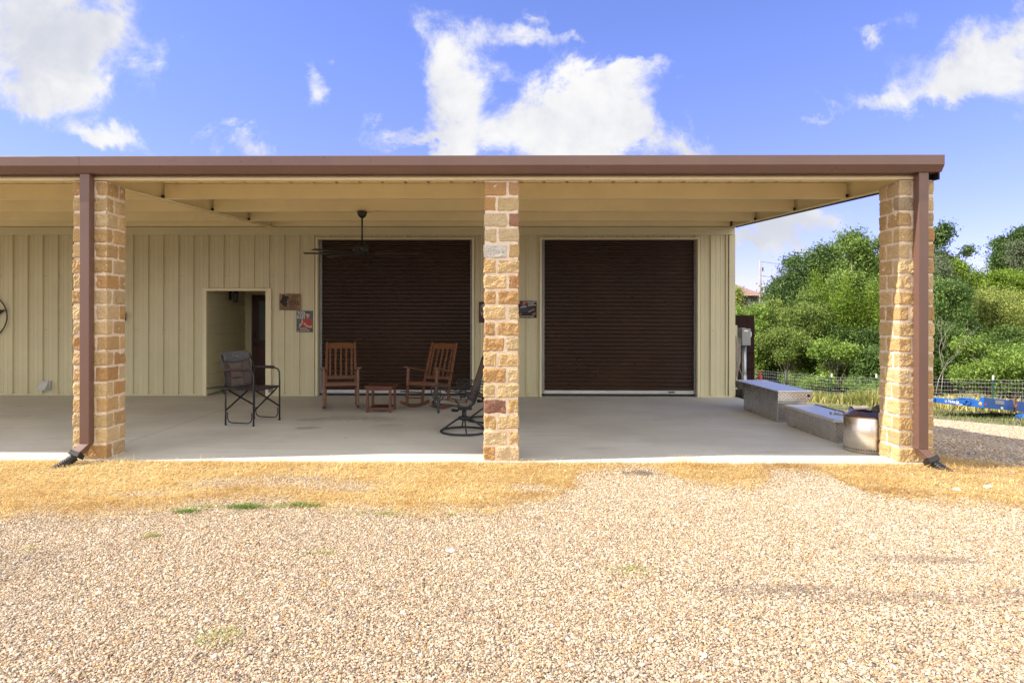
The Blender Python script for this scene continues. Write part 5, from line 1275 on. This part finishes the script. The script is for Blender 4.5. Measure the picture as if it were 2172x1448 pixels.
onA('trailer_rack', 'blue_paint', lambda q: q.tube([fA(.42 * K, -.17, -.01), fA(.50 * K, -.085, -.01), fA(.84 * K, -.085, -.01), fA(.98 * K, -.16, -.01)], .012, 6))
o = lettering('U TRAILER', .105, 0, 0, 0, 'white_print', t_, 'trailer_lettering')
ex = -dl; pp = fA(1.28 * K, -.255, -.012); o.matrix_local = Matrix(((ex.x * .8, 0, -nA.x * -1, pp.x), (ex.y * .8, 0, nA.y, pp.y), (0, 1, 0, pp.z), (0, 0, 0, 1)))
o = lettering('10 ton', .07, 0, 0, 0, 'white_print', t_, 'trailer_lettering'); pp = fA(.90 * K, -.29, -.012); o.matrix_local = Matrix(((ex.x, 0, nA.x, pp.x), (ex.y, 0, nA.y, pp.y), (0, 1, 0, pp.z), (0, 0, 0, 1)))
hzB = Vector((dr_.x, dr_.y, 0)).normalized(); nB = Vector((hzB.y, -hzB.x, 0))
fB = lambda a, b, d_: dr_ * a + Vector((0, 0, b)) - nB * d_
g = MB(); g.prism([(.0, -.30), (0, .0), (lenB, .0), (lenB, -.30)], fB, 0, .08); g.build('end_beam', 'blue_paint', t_, bevel=.006)
discB = lambda q, c, r, n=14: q.add([c + hzB * (r * math.cos(2 * math.pi * k / n)) + Vector((0, 0, 1)) * (r * math.sin(2 * math.pi * k / n)) for k in range(n)] + [c + nB * .02], [(k, (k + 1) % n, n) for k in range(n)])
onA('red_lamp', 'red_lamp', lambda q: discB(q, fB(.09, -.20, -.006), .045))
onA('number_plate', 'print_grey', lambda q: q.prism([(.68, -.15), (.68, -.04), (1.22, -.04), (1.22, -.15)], fB, -.012, -.001))
onA('small_plate', 'white_print', lambda q: q.prism([(1.02, -.29), (1.02, -.22), (1.16, -.22), (1.16, -.29)], fB, -.012, -.001))
onA('jack', 'rust', lambda q: (q.bar(fB(1.74, -.34, -.08), fB(1.74, .10, -.08), .05, .05), q.bar(fB(1.68, -.2, -.1), fB(1.80, -.05, -.1), .04, .04)))
onA('wheel_guard', 'blue_paint', lambda q: q.prism([(1.30, -.62), (1.30, -.42), (2.0, -.30), (2.5, -.34), (2.5, -.66)], fB, -.7, -.25))
onA('guard_lettering', 'white_print', lambda q: (q.prism([(1.34, -.50), (1.34, -.44), (1.86, -.38), (1.86, -.45)], fB, -.712, -.70), q.prism([(1.42, -.60), (1.42, -.55), (1.9, -.52), (1.9, -.57)], fB, -.712, -.70)))
onA('deck', 'blue_paint', lambda q: q.prism([(.1, -.14), (lenB - .1, -.14), (lenB - .1, -.17), (.1, -.17)], fB, .09, 1.8))

# tall grass along the fence and round the trailer
def patch(n, cx, cy, sx_, sy_, h, wd, name=None):
    return rng.normal(cx, sx_, n), rng.normal(cy, sy_, n)
Xs, Ys, Hs = [], [], []
for i in range(26000):
    s = rng.random() ** .8; x, y = fence_pt(s); nx_, ny_ = .85, .52
    off = rng.normal(.25, .6); Xs.append(x + nx_ * off + rng.normal(0, .2)); Ys.append(y + ny_ * off); Hs.append(rng.uniform(.4, 1.25) * (.55 + .6 * abs(math.sin(x * 1.7) * math.sin(x * .63 + 1))) * (.75 + .45 * s))
Xs, Ys, Hs = map(np.array, (Xs, Ys, Hs)); n = len(Xs)
vv = np.clip(.42 + .045 * (Xs - 14) + .25 * np.sin(Xs * 1.9 + 2) + rng.normal(0, .22, n), 0, 1)
tag(blades('tall_grass', Xs, Ys, gz(Xs, Ys), Hs, rng.uniform(.009, .021, n), rng.uniform(.05, .9, n), 'blade_tall', v=vv, seg=3, curl=1.0), 'tall yellowing grass growing through the wire fence', 'tall grass', kind='stuff')
n = 26000; Xs = rng.uniform(6, 22, n); Ys = rng.uniform(6, 19, n)
edge = 12.1 + (Ys - 11.3) * -.09
k = ((Xs > edge) & (rng.random(n) < .8)) | ((np.abs(Xs - 9.0 - .8 * np.sin(Ys * 2)) < 1.1) & (Ys > 8.5) & (Ys < 15) & (rng.random(n) < .35) & (np.sin(Xs * 3.1) * np.sin(Ys * 2.3) > .1)) | ((Ys > 15.5 - (Xs - 9) * .3) & (rng.random(n) < .5))
Xs, Ys = Xs[k], Ys[k]; n = len(Xs)
tag(blades('short_grass', Xs, Ys, gz(Xs, Ys), rng.uniform(.04, .17, n), rng.uniform(.006, .012, n), rng.uniform(.1, 1.1, n), 'blade_short', v=np.clip(rng.normal(.45, .25, n), 0, 1)), 'rough green grass between the gravel and the fence', 'grass', kind='stuff')

# ------------------------------------------------------------------ trees and shrubs
def crown_mesh(blobs, n, size, aspect, droop=0.0, clump=.35, per=26, up_bias=.3, seed=0, spiky=0):
    r_ = np.random.default_rng(seed)
    vol = np.array([b[3] * b[4] * b[5] for b in blobs]) ** .67; pr_ = vol / vol.sum()
    nc = max(8, n // per)
    bi = r_.choice(len(blobs), nc, p=pr_); bb = np.array(blobs)[bi]
    d_ = r_.normal(size=(nc, 3)); d_ /= np.linalg.norm(d_, axis=1)[:, None]
    rad = r_.uniform(.3, 1.05, nc) ** .6; rad = np.where(r_.random(nc) < .16, rad * r_.uniform(1.05, 1.5, nc), rad)
    cc = bb[:, :3] + d_ * rad[:, None] * bb[:, 3:6] + r_.normal(0, .06, (nc, 3))
    ext = bb[:, 3:6].mean(1)
    tone = np.clip(.48 + r_.normal(0, .24, nc), 0, 1)
    cs = clump * r_.uniform(.5, 1.3, nc)
    ci = np.repeat(np.arange(nc), per); m_ = len(ci)
    off = r_.normal(size=(m_, 3)) * cs[ci][:, None] * np.array([1, 1, .75 if not spiky else 1.6]) * .55
    P = cc[ci] + off
    P[:, 2] -= droop * np.abs(off[:, 0])
    nrm = r_.normal(size=(m_, 3)) + off / (np.abs(off).max() + 1e-6) * 1.0 + np.array([0, 0, up_bias]) ; nrm /= np.linalg.norm(nrm, axis=1)[:, None]
    a = r_.normal(size=(m_, 3)); a -= nrm * (a * nrm).sum(1)[:, None]; a /= np.linalg.norm(a, axis=1)[:, None]
    b = np.cross(nrm, a); sz_ = size * r_.uniform(.6, 1.35, m_)
    A_ = a * sz_[:, None]; B_ = b * (sz_ * aspect)[:, None]
    bend = nrm * (sz_ * .15)[:, None]
    V = np.stack([P - A_, P - B_ * 1.0 + bend, P + A_, P + B_ + bend], 1).reshape(-1, 3)
    F = np.arange(m_ * 4).reshape(-1, 4)
    v = np.clip(tone[ci] + r_.normal(0, .13, m_), 0, 1)
    return V, F, v
def tree(name, cat, label, x, y, blobs, n, mat, size=.09, aspect=.5, trunk=None, bark='bark', grp='trees and shrubs beyond the fence', clump=.35, seed=1, spiky=0, per=26, nb=14, zoff=0):
    """blobs relative to the tree's base; every blob is an ellipsoid the leaves gather in"""
    z0 = float(gz(x, y)) + zoff
    t_ = thing(name, label, cat, (x, y, z0), 0, grp)
    V, F, v = crown_mesh(blobs, int(n * 2.1), size * .58, aspect, clump=clump, per=per, seed=seed, spiky=spiky)
    big_mesh('crown', V, F, mat, {'v': v}, t_)
    rr = random.Random(seed); g = MB()
    top = max(b[2] for b in blobs); r0 = trunk or .05 * math.sqrt(top + 1)
    cx = sum(b[0] for b in blobs) / len(blobs); cy = sum(b[1] for b in blobs) / len(blobs)
    pts = []; rs = []
    for i in range(7):
        u = i / 6; pts.append((cx * u + rr.uniform(-.06, .06) * top * .3, cy * u + rr.uniform(-.05, .05), -.15 + top * .85 * u)); rs.append(r0 * (1 - .75 * u) + .008)
    g.tube(pts, rs, 8)
    for i in range(nb):
        b = blobs[i % len(blobs)]; u = rr.uniform(.2, .8); k = int(u * 6); s0 = Vector(pts[k]); e = Vector((b[0] + rr.uniform(-.7, .7) * b[3], b[1] + rr.uniform(-.7, .7) * b[4], b[2] + rr.uniform(-.3, .8) * b[5]))
        mid = s0.lerp(e, .5) + Vector((rr.uniform(-.2, .2), rr.uniform(-.2, .2), rr.uniform(.0, .3)))
        g.tube([s0, s0.lerp(mid, .6), mid, e], [r0 * .42, r0 * .33, r0 * .24, r0 * .08], 6)
    g.build('trunk', bark, t_, fix=False)
    return t_
def zt_at(py, D): return 1.571 - (py - 675.0) / 1410.61 * D
def T(name, cat, label, pxc, pyt, pyb, wpx, D, mat, n, shape='round', **kw):
    """a tree whose bearing, top, bottom of crown and width were measured on the photo, at distance D metres"""
    x = unpix(pxc, D); y = D - 7.3; z0 = float(gz(x, y))
    zt_ = zt_at(pyt, D) - z0; zb_ = max(.15, zt_at(pyb, D) - z0); wd = wpx / 1410.61 * D / 2; H = (zt_ - zb_) / 2; zc = (zt_ + zb_) / 2
    rr = random.Random(kw.get('seed', 1) + 77); bl = []
    if shape == 'round':
        bl.append((0, 0, zc, wd * .55, wd * .55, H * .6))
        for k in range(17):
            a = rr.uniform(0, 6.28); h = rr.uniform(-.95, .95); q = math.sqrt(1 - h * h * .75) * rr.uniform(.75, 1.05)
            f_ = rr.uniform(.16, .34)
            bl.append((math.cos(a) * wd * .74 * q, math.sin(a) * wd * .55 * q, zc + h * H * .82, wd * f_, wd * f_, H * f_ * .8))
    elif shape == 'cone':
        for k in range(7):
            u = k / 6; bl.append((rr.uniform(-.12, .12) * wd, rr.uniform(-.1, .1) * wd, zb_ + (zt_ - zb_) * (.08 + .84 * u), wd * (1.0 - .82 * u), wd * (.9 - .75 * u), H * .26))
        for k in range(4):
            a = rr.uniform(0, 6.28); bl.append((math.cos(a) * wd * .6, math.sin(a) * wd * .5, zb_ + (zt_ - zb_) * rr.uniform(.3, .7), wd * .25, wd * .25, H * .4))
    elif shape == 'sparse':
        for k in range(9):
            a = rr.uniform(0, 6.28); bl.append((math.cos(a) * wd * rr.uniform(.2, .8), math.sin(a) * wd * .5, zb_ + (zt_ - zb_) * rr.uniform(.1, .95), wd * .28, wd * .25, H * .16))
    return tree(name, cat, label, x, y, bl, n, mat, **kw)
# seen between the building and the right pillar
T('oak_tree', 'tree', 'dark green oak, farthest left of the trees, rising above the cedars', 1712, 528, 700, 185, 46, 'leaf_oak', 24000, seed=3, size=.15, clump=.5, trunk=.25)
T('elm_tree', 'tree', 'tall light green tree rising highest beside the right pillar', 1835, 490, 690, 160, 42, 'leaf_light', 24000, seed=4, size=.13, clump=.5, trunk=.22, bark='bark_pale')
T('cedar_tree', 'tree', 'bright green cedar with a pointed top in front of the oak', 1735, 583, 800, 110, 34.5, 'leaf_juniper', 20000, 'cone', seed=5, size=.085, aspect=.35, clump=.3, spiky=1)
T('cedar_tree', 'tree', 'bright green pointed cedar between the oak and the tall light green tree', 1790, 594, 800, 100, 33.7, 'leaf_juniper', 18000, 'cone', seed=6, size=.085, aspect=.35, clump=.3, spiky=1)
T('cedar_tree', 'tree', 'bright green pointed cedar touching the right pillar', 1850, 604, 800, 110, 33.5, 'leaf_juniper', 18000, 'cone', seed=36, size=.085, aspect=.35, clump=.3, spiky=1)
T('cedar_tree', 'tree', 'broad yellowish cedar beside the gate panel', 1632, 632, 830, 125, 35.5, 'leaf_cedar', 24000, seed=7, size=.085, aspect=.4, clump=.3)
T('cedar_tree', 'tree', 'broad cedar with a dark forked trunk behind the fence', 1700, 612, 800, 140, 34, 'leaf_cedar', 24000, seed=8, size=.08, aspect=.4, clump=.3, trunk=.2)
T('cedar_tree', 'tree', 'low loose cedar under the two broad ones behind the fence', 1665, 690, 845, 130, 33, 'leaf_cedar', 13000, 'sparse', seed=38, size=.08, aspect=.4, clump=.34)
T('leafy_shrub', 'shrub', 'yellow green broad-leaved shrub low behind the fence', 1775, 722, 850, 120, 31, 'leaf_bush', 7000, 'sparse', seed=9, size=.095, aspect=.5, clump=.28)
T('leafy_shrub', 'shrub', 'bluish green shrub against the right pillar behind the fence', 1848, 732, 856, 100, 30.3, 'leaf_blue', 12000, seed=10, size=.085, aspect=.5, clump=.28)
T('small_tree', 'tree', 'small yellowish tree in front of the red roofed house', 1558, 610, 690, 36, 44, 'leaf_yellow', 4500, seed=11, size=.10, clump=.3)
T('leafy_shrub', 'shrub', 'low bright shrub behind the gate panel', 1585, 644, 800, 95, 34, 'leaf_bush', 10000, seed=12, size=.1, clump=.32)
T('undergrowth_shrub', 'shrub', 'dark undergrowth behind the fence left of the shrubs', 1670, 740, 860, 200, 36, 'leaf_dark', 16000, seed=13, size=.1, clump=.35)
T('undergrowth_shrub', 'shrub', 'dark undergrowth behind the fence near the right pillar', 1815, 690, 860, 200, 33, 'leaf_dark', 16000, seed=14, size=.1, clump=.35)
T('leafy_shrub', 'shrub', 'low green weeds tangled in the fence left of the shrubs', 1695, 802, 852, 90, 31.6, 'leaf_bush', 3000, 'sparse', seed=44, size=.06, clump=.25)
T('leafy_shrub', 'shrub', 'low green weeds at the foot of the bluish shrub', 1838, 800, 862, 90, 28.9, 'leaf_bush', 3000, 'sparse', seed=45, size=.06, clump=.25)
# mostly hidden by the pillar
T('cedar_tree', 'tree', 'dark green tree directly behind the right pillar', 1915, 560, 820, 150, 36, 'leaf_cedar', 20000, seed=15, size=.1, clump=.35)
# right of the pillar
T('oak_tree', 'tree', 'tall dark open-crowned tree just right of the right pillar', 1990, 486, 660, 75, 40, 'leaf_oak', 5200, 'sparse', seed=16, size=.14, clump=.4, trunk=.10)
T('elm_tree', 'tree', 'thin tree with a bare trunk and flat dark top against the sky', 2034, 514, 610, 66, 41, 'leaf_oak', 2600, 'sparse', seed=17, size=.14, clump=.34, trunk=.10)
T('willow_tree', 'tree', 'grey green feathery tree under the tall dark tree', 1998, 538, 700, 85, 36, 'leaf_grey', 12000, seed=18, size=.085, clump=.32)
T('cedar_tree', 'tree', 'wide dark green cedar on the hillside at the right', 2065, 545, 690, 150, 37, 'leaf_juniper', 20000, seed=19, size=.10, aspect=.4, clump=.36)
T('cedar_tree', 'tree', 'wide green cedar behind the yellow green tree at the right edge', 2150, 552, 700, 140, 38, 'leaf_juniper', 18000, seed=20, size=.10, aspect=.4, clump=.36)
T('elm_tree', 'tree', 'tall green tree at the right edge of the picture', 2152, 484, 600, 100, 46, 'leaf_oak', 12000, seed=21, size=.14, clump=.45, trunk=.2)
T('willow_tree', 'tree', 'bare greyish tree at the right edge before the tall green tree', 2168, 510, 620, 60, 43, 'leaf_grey', 6000, seed=22, size=.1, clump=.36)
T('mesquite_tree', 'tree', 'light green feathery tree beside the right pillar, above bare branches', 2010, 595, 760, 120, 31.5, 'leaf_blue', 20000, seed=23, size=.075, clump=.3)
T('mesquite_tree', 'tree', 'large yellow green rounded tree at the right edge', 2135, 592, 800, 160, 31.5, 'leaf_yellow', 30000, seed=24, size=.07, clump=.32)
T('undergrowth_shrub', 'shrub', 'dark shaded undergrowth right of the right pillar', 2020, 680, 850, 190, 30, 'leaf_dark', 20000, seed=25, size=.09, clump=.35)
T('undergrowth_shrub', 'shrub', 'dark shaded undergrowth at the right edge behind the leafy shrub', 2150, 690, 850, 170, 29.5, 'leaf_dark', 18000, seed=26, size=.09, clump=.35)
T('leafy_shrub', 'shrub', 'bright green leafy shrub behind the blue trailer', 2100, 712, 835, 170, 26.8, 'leaf_bush', 8500, 'sparse', seed=27, size=.10, aspect=.35, clump=.34)
T('leafy_shrub', 'shrub', 'bright leafy shrub at the right edge behind the fence', 2180, 750, 835, 110, 25.8, 'leaf_bush', 6000, 'sparse', seed=28, size=.10, aspect=.35, clump=.34)
T('cedar_tree', 'tree', 'rounded cedar farther along the hillside past the right edge', 2290, 560, 800, 190, 34, 'leaf_cedar', 16000, seed=29, size=.1, clump=.35)
T('mesquite_tree', 'tree', 'loose yellow green tree past the right end of the fence', 2420, 600, 830, 190, 32, 'leaf_yellow', 12000, seed=30, size=.09, clump=.35)
# bare branching stems by the pillar
bx0 = unpix(1996, 27.5); by0 = 27.5 - 7.3; bz0 = float(gz(bx0, by0))
g = MB(); rr = random.Random(5)
def limb(p, d_, l, r, k):
    q = p + d_ * l; g.tube([p, p.lerp(q, .5) + Vector((rr.uniform(-.06, .06), 0, rr.uniform(-.05, .05))), q], [r, r * .8, r * .6], 6)
    if k:
        for _ in range(2 + (rr.random() < .4)): limb(q, (d_ + Vector((rr.uniform(-.7, .7), rr.uniform(-.4, .4), rr.uniform(-.2, .4)))).normalized(), l * rr.uniform(.6, .85), r * .62, k - 1)
limb(Vector((0, 0, 0)), Vector((.1, 0, 1)).normalized(), .9, .018, 5); limb(Vector((-.2, 0, 0)), Vector((.3, 0, 1)).normalized(), 1.1, .016, 4)
o = g.build('bare_shrub', 'bark_pale', fix=False); o.location = (bx0, by0, bz0 + .5); tag(o, 'pale leafless branching shrub just right of the right pillar', 'shrub')
# distant house and utility pole
hx0, hx1 = unpix(1530, 62), unpix(1627, 60)
t_ = thing('distant_house', 'far house with a reddish hipped roof and dark walls above the brush', 'house', (hx0, 53, 0))
W0 = hx1 - hx0; ze = zt_at(628, 61); zrdg = zt_at(601, 63)
g = MB(); g.box(.3, W0 - .3, .3, 7.7, float(gz(20, 55)) - 1, ze + .05); g.build('wall', 'house_wall', t_)
g = MB(); g.add([(-.3, 0, ze), (W0, 0, ze), (W0, 8, ze), (-.3, 8, ze), (1.2, 4, zrdg + .1), (W0 - 1.7, 4, zrdg + .1)], [(0, 1, 5, 4), (1, 2, 5), (2, 3, 4, 5), (3, 0, 4), (3, 2, 1, 0)]); g.build('roof', 'house_roof', t_)
g = MB(); g.box(1.8, 2.9, .26, .3, ze - 1.6, ze - .5); g.build('window', 'entry_glass', t_)
ux = unpix(1613, 52); uy = 52 - 7.3; uz = float(gz(ux, uy))
t_ = thing('utility_pole', 'thin grey utility pole standing against the sky beside the far house', 'utility pole', (ux, uy, uz))
g = MB(); g.tube([(0, 0, -.3), (-.02, 0, zt_at(553, 52) - uz)], [.13, .07], 10); g.build('pole', 'pole_wood', t_)
tp = zt_at(553, 52) - uz
g = MB(); g.bar((-.05, 0, tp - 1.25), (.26, 0, tp - 1.25), .06, .06); g.tube([(.18, 0, tp - .55), (.18, 0, tp - .85)], .05, 8); g.build('pole_bracket', 'gunmetal', t_)
g = MB(); g.tube([(0, 0, tp - .1), (9, 3, tp - 1.0), (24, 9, tp - .4)], .012, 4, caps=False); g.tube([(0, 0, tp - 1.2), (9, 3, tp - 2.0), (24, 9, tp - 1.4)], .012, 4, caps=False); g.build('wire', 'gunmetal', t_, fix=False)
